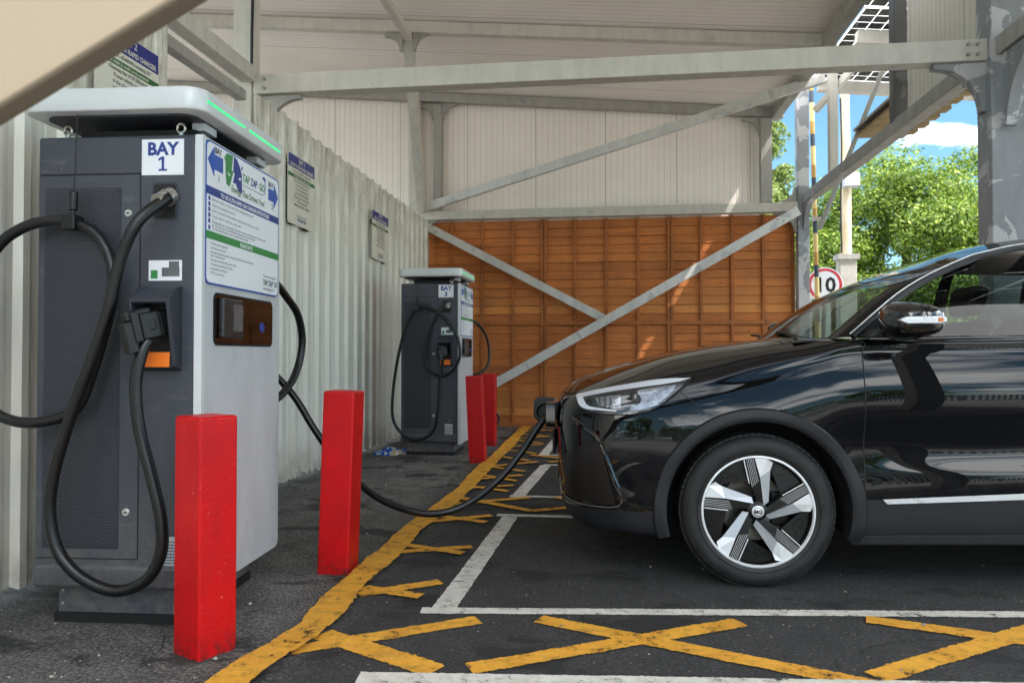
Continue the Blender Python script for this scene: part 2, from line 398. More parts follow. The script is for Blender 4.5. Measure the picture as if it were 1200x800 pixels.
class MB:
    def __init__(s): s.v = []; s.f = []; s.mi = []
    def add(s, vs, fs, mi=0):
        b = len(s.v); s.v += [tuple(v) for v in vs]
        s.f += [tuple(i+b for i in f) for f in fs]; s.mi += [mi]*len(fs); return s
    def box(s, a, b, mi=0):
        x0, y0, z0 = [min(p, q) for p, q in zip(a, b)]; x1, y1, z1 = [max(p, q) for p, q in zip(a, b)]
        return s.add([(x0, y0, z0), (x1, y0, z0), (x1, y1, z0), (x0, y1, z0), (x0, y0, z1), (x1, y0, z1), (x1, y1, z1), (x0, y1, z1)],
              [(3, 2, 1, 0), (4, 5, 6, 7), (0, 1, 5, 4), (1, 2, 6, 5), (2, 3, 7, 6), (3, 0, 4, 7)], mi)
    def bar(s, a, b, w, h, up=(0, 0, 1), mi=0):
        a = Vector(a); b = Vector(b); d = (b-a).normalized(); u = Vector(up)
        x = d.cross(u)
        if x.length < 1e-4: x = d.cross(Vector((0, 1, 0)))
        x.normalize(); z = x.cross(d).normalized()
        vs = [p+x*sx*w/2+z*sz*h/2 for p in (a, b) for sx, sz in ((-1, -1), (1, -1), (1, 1), (-1, 1))]
        return s.add(vs, [(0, 1, 2, 3), (7, 6, 5, 4), (0, 4, 5, 1), (1, 5, 6, 2), (2, 6, 7, 3), (3, 7, 4, 0)], mi)
    def tube(s, pts, r, n=12, closed=False, caps=True, mi=0):
        P = [Vector(p) for p in pts]; N = len(P)
        T = []
        for i in range(N):
            a = P[i-1] if (i > 0 or closed) else P[i]; b = P[(i+1) % N] if (i < N-1 or closed) else P[i]
            T.append((b-a).normalized())
        u = T[0].orthogonal().normalized(); vs = []
        for i in range(N):
            if i: u = (u - T[i]*u.dot(T[i])).normalized()
            w = T[i].cross(u); rr = r[i] if hasattr(r, '__len__') else r
            for k in range(n):
                a = 2*math.pi*k/n; vs.append(P[i]+(u*math.cos(a)+w*math.sin(a))*rr)
        fs = []
        for i in range(N if closed else N-1):
            j = (i+1) % N
            for k in range(n): fs.append((i*n+k, i*n+(k+1) % n, j*n+(k+1) % n, j*n+k))
        if caps and not closed: fs += [tuple(range(n-1, -1, -1)), tuple(range((N-1)*n, N*n))]
        return s.add(vs, fs, mi)
    def cyl(s, a, b, r, n=20, r2=None, mi=0): return s.tube([a, b], [r, r if r2 is None else r2], n, mi=mi)
    def prism(s, poly, fn, d0, d1, mi=0):
        """poly: 2D pts; fn(u,v,d)->3D; extruded between depth d0 and d1."""
        n = len(poly)
        vs = [fn(u, v, d0) for u, v in poly]+[fn(u, v, d1) for u, v in poly]
        tr = tessellate_polygon([[Vector((u, v, 0)) for u, v in poly]])
        fs = [tuple(t) for t in tr]+[tuple(i+n for i in reversed(t)) for t in tr]
        fs += [(i, (i+1) % n, (i+1) % n+n, i+n) for i in range(n)]
        return s.add(vs, fs, mi)
    def grid(s, rows, mi=0):
        nr = len(rows); nc = len(rows[0])
        return s.add([p for r in rows for p in r], [(i*nc+j, i*nc+j+1, (i+1)*nc+j+1, (i+1)*nc+j) for i in range(nr-1) for j in range(nc-1)], mi)
    def lathe(s, prof, axis_fn, n=64, closed=False, mi=0):
        """prof: (r, h) list; axis_fn(x, y, h)->3D"""
        rows = []
        for k in range(n):
            a = 2*math.pi*k/n; rows.append([axis_fn(r*math.cos(a), r*math.sin(a), h) for r, h in prof])
        m = len(prof); vs = [p for r in rows for p in r]
        fs = [(i*m+j, i*m+j+1, ((i+1) % n)*m+j+1, ((i+1) % n)*m+j) for i in range(n) for j in range(m-1)]
        return s.add(vs, fs, mi)
    def build(s, name, mat, parent=None, smooth=False, bevel=0., angle=35, loc=None, norm=True):
        me = bpy.data.meshes.new(name); me.from_pydata(s.v, [], s.f)
        for m in (mat if isinstance(mat, (list, tuple)) else [mat]): me.materials.append(m)
        if any(s.mi): me.polygons.foreach_set('material_index', s.mi)
        if norm:
            import bmesh
            bm = bmesh.new(); bm.from_mesh(me)
            bmesh.ops.recalc_face_normals(bm, faces=bm.faces); bm.to_mesh(me); bm.free()
        if smooth:
            me.polygons.foreach_set('use_smooth', [True]*len(me.polygons))
            try: me.set_sharp_from_angle(angle=R(angle))
            except Exception: pass
        o = bpy.data.objects.new(name, me); put(o, parent)
        if loc: o.location = loc
        if bevel:
            b = o.modifiers.new('bevel', 'BEVEL'); b.width = bevel; b.segments = 3; b.limit_method = 'ANGLE'; b.angle_limit = R(40)
            me.polygons.foreach_set('use_smooth', [True]*len(me.polygons))
            w = o.modifiers.new('wn', 'WEIGHTED_NORMAL'); w.keep_sharp = True
        return o
def rrect(x0, y0, x1, y1, r, n=6):
    out = []
    for cx, cy, a0 in ((x1-r, y1-r, 0), (x0+r, y1-r, 90), (x0+r, y0+r, 180), (x1-r, y0+r, 270)):
        for k in range(n+1):
            a = R(a0+90*k/n); out.append((cx+r*math.cos(a), cy+r*math.sin(a)))
    return out
dg_cache = {}
def lettering(text, size, mat, fn, name='lettering', parent=None, bold=0., align='LEFT', sx=1., depth=0.):
    """flat letters laid on a surface: fn(u, v) -> 3D in parent space"""
    cu = bpy.data.curves.new('txt', 'FONT'); cu.body = text; cu.size = size; cu.align_x = align; cu.offset = bold; cu.resolution_u = 2
    ob = bpy.data.objects.new('txt', cu); COL.objects.link(ob)
    dg = bpy.context.evaluated_depsgraph_get(); me = bpy.data.meshes.new_from_object(ob.evaluated_get(dg))
    vs = [fn(v.co.x*sx, v.co.y) for v in me.vertices]; fs = [tuple(p.vertices) for p in me.polygons]
    bpy.data.objects.remove(ob); bpy.data.curves.remove(cu); bpy.data.meshes.remove(me)
    if name is None: return vs, fs
    m = MB(); m.add(vs, fs); return m.build(name, mat, parent, norm=False)

# ------------------------------------------------------------------ ground & markings
g = MB(); S = 150
xs = [-S, -20, -6, 6, 20, S]; ys = [-S, -20, -4, 12, 30, S]
g.grid([[(x, y, 0) for x in xs] for y in ys])
tag(g.build('ground', M['asphalt']), kind='structure')
zc = [.0040]
def strip(m, a, b, w0, w1=None, jag=.005, capjag=.006):
    w1 = w1 or w0; a = Vector((a[0], a[1], 0)); b = Vector((b[0], b[1], 0)); L = (b-a).length
    n = max(2, int(L/.009)); d = (b-a)/L; x = Vector((-d.y, d.x, 0)); z = zc[0]; zc[0] += .00045
    low = [0, 0]; rows = []
    for i in range(n+1):
        t = i/n
        for s in (0, 1): low[s] = low[s]*.8+random.gauss(0, jag*.16)
        w = (w0+(w1-w0)*t)/2
        p = a.lerp(b, t)
        rows.append([p+x*(w+low[0]+random.gauss(0, jag*.42))+Vector((0, 0, z)), p+Vector((0, 0, z)), p-x*(w+low[1]+random.gauss(0, jag*.42))+Vector((0, 0, z))])
    m.grid(rows)
def path(m, pts, w, **k):
    P = [Vector((p[0], p[1], 0)) for p in catmull([(a, b, 0) for a, b in pts], 70)]
    z = zc[0]; zc[0] += .00045; rows = []; low = [0, 0]
    for i, p in enumerate(P):
        d = (P[min(i+1, len(P)-1)]-P[max(i-1, 0)]).normalized(); x = Vector((-d.y, d.x, 0))
        for s in (0, 1): low[s] = low[s]*.96+random.gauss(0, .0020)
        rows.append([p+x*(w/2+low[0])+Vector((0, 0, z)), p+Vector((0, 0, z)), p-x*(w/2+low[1])+Vector((0, 0, z))])
    m.grid(rows)
HY = MB()
hatch = [((-1.05, 2.665), (-.555, 2.405), .10), ((-1.10, 2.505), (-.496, 2.88), .085), ((-.264, 2.92), (.98, 2.41), .088), ((.516, 2.98), (-.45, 2.43), .088),
         ((1.008, 3.075), (2.3, 2.65), .088), ((.856, 2.53), (1.62, 3.055), .088), ((2.5, 3.2), (3.8, 2.75), .088), ((2.6, 2.75), (3.4, 3.2), .088),
         ((-1.06, 3.11), (-.748, 3.33), .075), ((-1.07, 3.20), (-.787, 3.12), .07), ((-1.08, 3.80), (-.717, 3.95), .065), ((-1.10, 3.95), (-.738, 3.815), .06),
         ((-1.09, 4.50), (-.73, 4.727), .07), ((-1.09, 4.68), (-.732, 4.533), .065),
         ((-1.08, 5.03), (-.552, 5.346), .075), ((-1.08, 5.30), (-.482, 4.888), .075), ((-.49, 4.89), (.32, 5.36), .075), ((-.369, 5.37), (.45, 4.90), .07), ((.44, 4.91), (1.2, 5.36), .07), ((.5, 5.36), (1.3, 4.92), .07),
         ((-1.06, 5.74), (-.729, 5.557), .06), ((-1.06, 5.65), (-.721, 5.813), .06), ((-1.05, 6.27), (-.718, 6.01), .06), ((-1.05, 6.05), (-.71, 6.308), .06), ((-1.06, 6.74), (-.71, 6.51), .06),
         ((-1.05, 7.40), (-.739, 7.165), .06), ((-1.05, 6.75), (-.65, 7.097), .065), ((-.76, 7.56), (0, 7.10), .07), ((-.55, 7.08), (.3, 7.58), .07), ((.2, 7.58), (1., 7.1), .07),
         ((-1.06, 7.93), (-.711, 7.66), .06), ((-1.06, 8.84), (-.723, 8.533), .06), ((-1.06, 8.19), (-.716, 8.453), .06), ((-1.06, 9.0), (-.7, 9.3), .06), ((-1.06, 9.5), (-.7, 9.25), .06), ((-1.06, 9.8), (-.68, 10.1), .06), ((-1.05, 10.2), (-.6, 9.9), .06)]
for a, b, w in hatch: strip(HY, a, b, w)
tag(HY.build('yellow_hatching', M['yellow'], norm=False), kind='structure')
YL = MB(); path(YL, [(-1.2, 1.0), (-1.17, 1.7), (-1.165, 2.25), (-1.10, 2.73), (-1.13, 3.15), (-1.12, 3.75), (-1.13, 4.3), (-1.08, 5.5), (-1.09, 7.0), (-1.10, 8.6), (-1.12, 10.55)], .135)
tag(YL.build('yellow_line', M['yellow'], norm=False), kind='structure')
WL = MB(); zc[0] = .0045
for a, b, w in [((-.66, 2.93), (-.61, 4.72), .10), ((-.745, 2.955), (3.8, 3.44), .068), ((-.70, 4.76), (3.8, 4.80), .07), ((-.64, 5.36), (-.56, 6.94), .10), ((-.70, 5.40), (3.6, 5.44), .07), ((-.58, 6.96), (3.6, 7.0), .07),
                ((-.64, 7.62), (-.57, 10.1), .10), ((-.69, 7.625), (3.6, 7.66), .07), ((-.79, 2.315), (3.8, 2.72), .08), ((-.73, .6), (-.73, 2.3), .10)]: strip(WL, a, b, w, jag=.0035)
tag(WL.build('white_bay_line', M['white'], norm=False), kind='structure')
# loose stones
ST = MB()
for i in range(900):
    if i < 650: x, y = random.uniform(-2.45, -1.15), random.uniform(2.0, 7.5)
    else: x, y = random.uniform(-1, 3), random.uniform(2.2, 8)
    r = random.uniform(.0022, .006) if random.random() < .9 else random.uniform(.007, .012)
    if -2.3 < x < -1.5 and 2.65 < y < 3.5: continue
    vs = []; 
    for k in range(6):
        d = [(1, 0, 0), (-1, 0, 0), (0, 1, 0), (0, -1, 0), (0, 0, 1), (0, 0, -1)][k]
        q = random.uniform(.6, 1.3); vs.append((x+d[0]*r*q, y+d[1]*r*q, r*.5+d[2]*r*q*.6+.004))
    ST.add(vs, [(0, 2, 4), (2, 1, 4), (1, 3, 4), (3, 0, 4), (2, 0, 5), (1, 2, 5), (3, 1, 5), (0, 3, 5)])
tag(ST.build('loose_stones', M['pebble']), label='loose pale stones scattered over the dark tarmac', cat='stones', kind='stuff')

# ------------------------------------------------------------------ corrugated wall (left)
def corr_profile(y0, y1, x0, period=.25, depth=.032):
    out = []; y = y0
    while y < y1:
        for dy, dx in ((0, 0), (.012, .004), (.03, .004), (.042, 0), (.088, 0), (.10, .004), (.118, .004), (.13, 0), (.165, 0), (.185, depth), (.225, depth), (.245, 0)):
            if y+dy <= y1: out.append((x0+dx, y+dy))
        y += period
    return out
wl = empty('corrugated_wall', (-2.56, 5, 0)); tag(wl, 'corrugated pale grey metal sheet wall with rusty stains along its top edge', 'wall')
def wall_sheet(y0, y1, x0, z0, z1, sag=.0):
    m = MB(); pr = corr_profile(y0, y1, x0)
    nz = 8; rows = []
    for k in range(nz+1):
        t = k/nz
        rows.append([(x+2.56, y-5, z0+(z1-z0)*t + (0 if 0 < k < nz else (.0 if k else random.uniform(-.015, .02)))) for x, y in pr])
    m.grid(rows); return m.build('metal_sheet', M['corr'], wl, norm=False)
wall_sheet(5.12, 6.15, -2.55, .03, 2.955); wall_sheet(6.12, 7.15, -2.552, .02, 2.94); wall_sheet(7.13, 8.15, -2.549, .03, 2.95); wall_sheet(8.12, 9.15, -2.552, .03, 2.945); wall_sheet(9.12, 10.55, -2.55, .02, 2.955)
wall_sheet(4.06, 5.13, -2.554, .03, 2.25)
wall_sheet(-.5, 4.05, -2.55, .03, 3.10)
wr = MB()
for z in (.6, 1.6, 2.6): wr.box((-.09, -5.4, z-.05), (-.03, -.96 if z > 2.3 else 5.5, z+.05))
wr.build('wall_rail', M['steel_dark'], wl)

for z in (.62, 1.62, 2.62):
    for k in range(22):
        m = MB(); y = .14+.25*k; m.cyl((.010, y, z), (.016, y, z), .009, 8); m.cyl((.016, y, z), (.021, y, z), .005, 6); m.build('fixing_screw', M['screw'], wl)
# ------------------------------------------------------------------ steel canopy
cn = empty('steel_canopy', (0, 5, 0)); tag(cn, 'tall grey steel framed canopy with white ribbed roof and wall panels over the charging bays', 'canopy')
CO = Vector((0, 5, 0))
def cz(x): return 4.62-.0875*x          # underside of the roof
def cpart(name, m, mat, **k):
    m.v = [tuple(Vector(v)-CO) for v in m.v]; return m.build(name, mat, cn, **k)
def cbar(name, a, b, w, h, mat='steel', up=(0, 0, 1), bevel=.008):
    m = MB(); m.bar(a, b, w, h, up); return cpart(name, m, M[mat], bevel=bevel)
XL, XR = -2.74, 2.66
# posts
for y in (.9, 5.5, 10.5):
    cbar('post', (XL-(.06 if y == 5.5 else 0), y, 0), (XL-(.06 if y == 5.5 else 0), y, cz(XL)-.16), .15, .15, 'steel', (0, 1, 0))
cbar('post', (XR+.08, 5.5, 0), (XR+.08, 5.5, cz(XR)-.16), .26, .20, 'steel_right', (0, 1, 0))
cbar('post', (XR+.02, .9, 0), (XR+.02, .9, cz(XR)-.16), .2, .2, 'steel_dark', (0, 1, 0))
cbar('post', (XR, 10.5, 0), (XR, 10.5, 4.93), .15, .15, 'steel_right', (0, 1, 0))
cbar('post', (2.18, 10.5, 3.11), (2.18, 10.5, cz(2.18)-.16), .15, .12, 'steel_dark', (0, 1, 0))
cbar('post', (-2.42, 10.56, 3.11), (-2.42, 10.56, cz(-2.42)-.16), .12, .12, 'steel_dark', (0, 1, 0))
cbar('post', (-2.22, 7.95, 0), (-2.22, 7.95, cz(-2.22)-.15), .12, .12, 'steel', (0, 1, 0)) if False else None
cbar('post', (2.70, 9.25, 3.17), (2.70, 9.25, 4.63), .10, .09, 'steel', (0, 1, 0))
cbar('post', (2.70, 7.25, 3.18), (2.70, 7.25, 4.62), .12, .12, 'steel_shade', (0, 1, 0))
# transverse and side ring beams
for y, mat in ((.9, 'steel_dark'), (5.5, 'steel')):
    cbar('beam', (XL+.02, y, 3.135 if y > 2 else 3.16), (XR-.05, y, 3.135 if y > 2 else 3.16), .13, .15, mat)
cbar('beam', (XL+.07, 10.5, 3.04), (XR-.07, 10.5, 3.04), .12, .13, 'steel')
cbar('beam', (XL-.0, .0, 3.20), (XL-.0, 5.4, 3.20), .12, .12, 'steel')
cbar('beam', (XL+.0, .0, 3.0), (XL+.0, 5.3, 3.0), .08, .08, 'steel_dark')
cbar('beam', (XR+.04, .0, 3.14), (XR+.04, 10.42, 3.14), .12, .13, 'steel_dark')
# roof beams along X under the slope and eave beam along Y
for y in (.1, 3.3, 5.5, 8.15, 10.5):
    a = (-7, y, cz(-7)-.075); b = (2.42, y, cz(2.42)-.075)
    cbar('roof_beam', a, b, .10, .13, 'steel' if y != 10.5 else 'steel_dark')
for x, z in ((2.32, .09), (-2.2, .20)):
    cbar('purlin', (x, .0, cz(x)-z), (x, 10.6 if x > 0 else 8.1, cz(x)-z), .12 if x > 0 else .08, .14 if x > 0 else .09, 'steel' if x < 0 else 'steel_dark')
m = MB(); m.bar((-2.22, 8.15, cz(-2.22)-.14), (-2.6, 10.3, 3.1), .11, .10, (0, 1, 0)); cpart('post', m, M['steel'], bevel=.006)
# braces
cbar('brace', (-2.62, 10.36, 3.12), (2.56, 9.06, cz(2.5)-.12), .07, .12, 'brace')
cbar('brace', (-2.66, 10.38, 2.93), (-.02, 10.38, 1.53), .06, .115, 'brace')
cbar('brace', (-1.95, 10.30, .40), (2.56, 10.30, 2.96), .06, .125, 'brace')
cbar('brace', (2.55, 9.45, 4.02), (3.1, 9.0, 4.62), .06, .08, 'steel')
cbar('brace', (2.40, 8.75, 2.45), (3.12, 8.7, 4.32), .035, .05, 'steel_dark')
cbar('brace', (-2.62, .922, .573), (1.95, .922, 2.932), .04, .235, 'beige')
m = MB(); m.tube([(-2.72, 5.42, 3.22), (-2.72, 5.42, 3.5), (-2.70, 5.42, 4.6)], .012, 8); cpart('conduit', m, M['black'])
for bx, by, bz in ((XL+.12, 5.43, 3.10), (XL+.12, 5.43, 3.17), (XR-.12, 5.43, 3.10), (XR-.12, 5.43, 3.17), (XR-.18, 5.43, 3.10), (XR-.18, 5.43, 3.17), (-2.45, 10.33, 2.86), (-2.40, 10.33, 2.78), (2.36, 10.26, 2.82), (2.28, 10.26, 2.84)):
    m = MB(); m.cyl((bx, by, bz), (bx, by-.014, bz), .014, 6); cpart('bolt', m, M['steel_dark'])
# knee brackets (curved gussets)
def bracket(c, dx, dy, dz, r=.22, w=.09, mat='steel_dark'):
    """quarter-curve gusset in the plane (h, z) at corner c; dx/dy horizontal direction, dz sign"""
    m = MB(); n = 10; pts = [(0, 0), (r, 0)]
    for k in range(n+1):
        a = math.pi/2*k/n; pts.append((r-(r-.035)*math.sin(a)*1.0, r-(r-.035)*math.cos(a)) if False else (r-(r-.03)*math.sin(a), .03+(r-.03)*(1-math.cos(a))))
    pts.append((0, r))
    H = Vector((dx, dy, 0)); side = Vector((-dy, dx, 0))
    fn = lambda u, v, d: Vector(c)+H*u+Vector((0, 0, dz*v))+side*d
    m.prism(pts, fn, -w/2, w/2)
    return cpart('knee_bracket', m, M[mat])
bracket((XL+.09, 5.5, 3.055), 1, 0, -1, .3, .05); bracket((XR-.05, 5.5, 3.055), -1, 0, -1, .34, .07, 'steel_right')
bracket((XR+.04, 5.35, 3.07), 0, -1, -1, .5, .07, 'steel_right'); bracket((XR+.04, 5.65, 3.07), 0, 1, -1, .3, .06)
bracket((XR-.08, 10.5, 2.97), -1, 0, -1, .28, .06); bracket((XR-.08, 10.5, 3.11), -1, 0, 1, .2, .06); bracket((XR+.02, 10.42, 3.07), 0, -1, -1, .34, .06, 'steel_right')
bracket((2.12, 10.5, cz(2.1)-.15), -1, 0, -1, .25, .05); bracket((-2.36, 10.55, cz(-2.4)-.15), 1, 0, -1, .22, .05); bracket((-2.48, 10.55, cz(-2.4)-.15), -1, 0, -1, .22, .05)
bracket((XL+.08, 10.5, 2.97), 1, 0, -1, .25, .05); bracket((XL+.08, 10.5, 3.11), 1, 0, 1, .2, .05)
bracket((-2.16, 8.15, cz(-2.2)-.14), 1, 0, -1, .2, .05); bracket((-2.28, 8.15, cz(-2.2)-.14), -1, 0, -1, .2, .05)
# roof sheet with a slot of daylight at the eave
m = MB()
def slab(x0, x1, y0, y1, th=.06, mm=None):
    mm = mm or m
    for zz in (0, 1):
        pass
    vs = [(x0, y0, cz(x0)), (x1, y0, cz(x1)), (x1, y1, cz(x1)), (x0, y1, cz(x0))]
    vs += [(a, b, c+th) for a, b, c in vs]
    mm.add(vs, [(3, 2, 1, 0), (4, 5, 6, 7), (0, 1, 5, 4), (1, 2, 6, 5), (2, 3, 7, 6), (3, 0, 4, 7)])
slab(-7.2, 2.36, -.1, 10.9); cpart('roof_panel', m, M['roof'])
m = MB(); m.box((-7.2, 10.62, 0), (-2.66, 10.68, cz(-3)-.0)); m.add([(-7.2, 10.62, cz(-3)), (-2.66, 10.62, cz(-3)), (-7.2, 10.62, cz(-7.2))], [(0, 1, 2)])
cpart('wall_panel', m, M['wallpanel'])
m = MB(); m.add([(-2.66, 10.63, 2.9), (2.12, 10.63, 2.9), (2.12, 10.63, cz(2.12)), (-2.66, 10.63, cz(-2.66))], [(0, 1, 2, 3)]); cpart('wall_panel', m, M['wallpanel'])
m = MB(); m.add([(2.71, 5.6, 3.1), (2.71, 7.06, 3.1), (2.71, 7.06, cz(2.7)-.05), (2.71, 5.6, cz(2.7)-.05)], [(0, 1, 2, 3)]); m.box((2.712, 5.6, 3.1), (2.74, 7.06, cz(2.7)-.06)); cpart('wall_panel', m, M['sidepanel'])
# solar roof over the right side
sr = empty('solar_roof', (4.5, 5, 4.3)); tag(sr, 'glass solar panel roof showing white grid lines beyond the grey eave beam', 'solar roof')
SO = Vector((4.5, 5, 4.3))
def sz(x): return 4.80-.10*(x-2.5)
for i in range(2):
    for j in range(10):
        x0 = 2.30+i*1.72; y0 = -.1+j*1.06
        if j > 7 and i == 0: x0 = 2.785
        x1 = 2.30+(i+1)*1.72; m = MB()
        m.add([Vector((x, y, sz(x)+.02))-SO for x, y in ((x0, y0), (x1, y0), (x1, y0+1.06), (x0, y0+1.06))], [(0, 1, 2, 3)])
        if y0 > 5:
            nx, ny = int((x1-x0-.01)/.169), 6
            for a in range(nx):
                for b in range(ny):
                    cx0 = x0+.02+a*.167; cy0 = y0+.02+b*.168
                    m.add([Vector((x, y, sz(x)+.015))-SO for x, y in ((cx0, cy0), (cx0+.155, cy0), (cx0+.155, cy0+.155), (cx0, cy0+.155))], [(3, 2, 1, 0)], 1)
        else: m.add([Vector((x, y, sz(x)+.015))-SO for x, y in ((x0+.02, y0+.02), (x1-.02, y0+.02), (x1-.02, y0+1.04), (x0+.02, y0+1.02))], [(3, 2, 1, 0)], 1)
        m.build('solar_panel', [M['solarsheet'], M['solarcell']], sr, norm=False)
for y in (.0, 3.3, 5.5, 7.4, 8.9, 10.45):
    m = MB(); m.bar(Vector((2.5 if y < 8 else 2.86, y, sz(2.5 if y < 8 else 2.86)-.09))-SO, Vector((5.8, y, sz(5.8)-.09))-SO, .10, .15); m.build('rafter', M['steel'], sr, bevel=.006)
for x in (5.65,):
    for y in (.0, 5.5, 10.4):
        m = MB(); m.box(Vector((x-.08, y-.08, 0))-SO, Vector((x+.08, y+.08, sz(x)-.12))-SO); m.build('post', M['steel_dark'], sr)
# brown eave beyond
ev = empty('tiled_eave', (3.9, 7.8, 3.45)); tag(ev, 'old brown roof eave with yellowish boards jutting out under the grey side beam', 'eave')
m = MB(); m.box((-1.10, -2.2, 0.02), (-.64, .95, .05)); m.build('soffit_board', M['osb'], ev)
m = MB(); m.box((-.64, -2.2, .0), (-.60, .95, .10)); m.build('fascia', M['steel_dark'], ev)
for k in range(12): m = MB(); m.box((-.72, -2.15+k*.25, -.02-.01*random.random()), (-.575+.02*random.random(), -2.02+k*.25, .018)); m.build('batten', M['osb'], ev)
m = MB(); m.box((-1.12, -2.25, .102), (-.58, .97, .13)); m.build('roof_tiles', M['steel_dark'], ev)

# ------------------------------------------------------------------ timber fence
fn_ = empty('timber_fence', (0, 10.58, 0)); tag(fn_, 'orange brown wooden fence of overlapping boards and upright battens under the white panels', 'fence')
def fence_panel(x0, x1, z0, z1, nb):
    m = MB(); n = int((z1-z0)/.115); h = (z1-z0)/n
    for k in range(n):
        z = z0+k*h; w1 = random.uniform(-.004, .004); w2 = random.uniform(-.004, .004)
        # each board tapers and laps the one below; broken into lengths
        m.add([(x0, .012, z-.006), (x1, .012, z-.006), (x1, .022, z+h-.011+w1), (x0, .022, z+h-.011+w2), (x0, .05, z-.006), (x1, .05, z-.006), (x1, .032, z+h-.011+w1), (x0, .032, z+h-.011+w2)],
              [(0, 1, 2, 3), (7, 6, 5, 4), (0, 4, 5, 1), (3, 2, 6, 7)])
    m.build('board_panel', M['wood'], fn_, norm=True)
    for k in range(nb+1):
        x = x0+(x1-x0)*k/nb; x += .022 if k == 0 else (-.022 if k == nb else 0)
        b = MB(); b.box((x-.02, -.018, z0), (x+.02, .02, z1)); b.build('batten', M['wood2'], fn_, bevel=.003)
xs = [-2.66, -.88, .90, 2.58]
for i in range(3):
    fence_panel(xs[i]+.003, xs[i+1]-.003, .05, 1.46, 4)
    fence_panel(xs[i]+.003, xs[i+1]-.003, 1.50, 2.97, 4)
m = MB(); m.box((-2.66, -.024, 1.455), (2.58, .022, 1.51)); m.build('rail', M['wood2'], fn_, bevel=.003)
m = MB(); m.box((-2.66, -.022, .0), (2.58, .03, .055)); m.build('gravel_board', M['wood2'], fn_, bevel=.003)
m = MB(); m.box((-2.66, .056, .0), (2.58, .075, 2.97)); m.build('back_board', M['wood2'], fn_)


# ------------------------------------------------------------------ bollards
def bollard(loc, rz, s, h, tilt, label):
    m = MB(); nz = 6
    m.box((-s/2, -s/2, -.03), (s/2, s/2, h))
    o = m.build('bollard', M['red'], None, bevel=.012)
    o.location = loc; o.rotation_euler = (0, tilt, rz)
    tag(o, label, 'bollard', 'red square bollards in front of the chargers')
bollard((-1.402, 2.475, 0), R(-27), .152, .825, 0, 'red square steel bollard in front of the nearer charger, largest in the picture')
bollard((-1.285, 3.468, 0), R(0), .155, .865, R(1.9), 'red square bollard leaning slightly right between the near charger and the yellow line')
bollard((-1.225, 7.09, 0), R(2), .158, .835, R(-2.6), 'red square bollard leaning left at the front corner of the far charger')
bollard((-1.325, 8.41, 0), R(0), .155, .82, 0, 'red square bollard standing furthest back, half hidden behind the leaning far one')

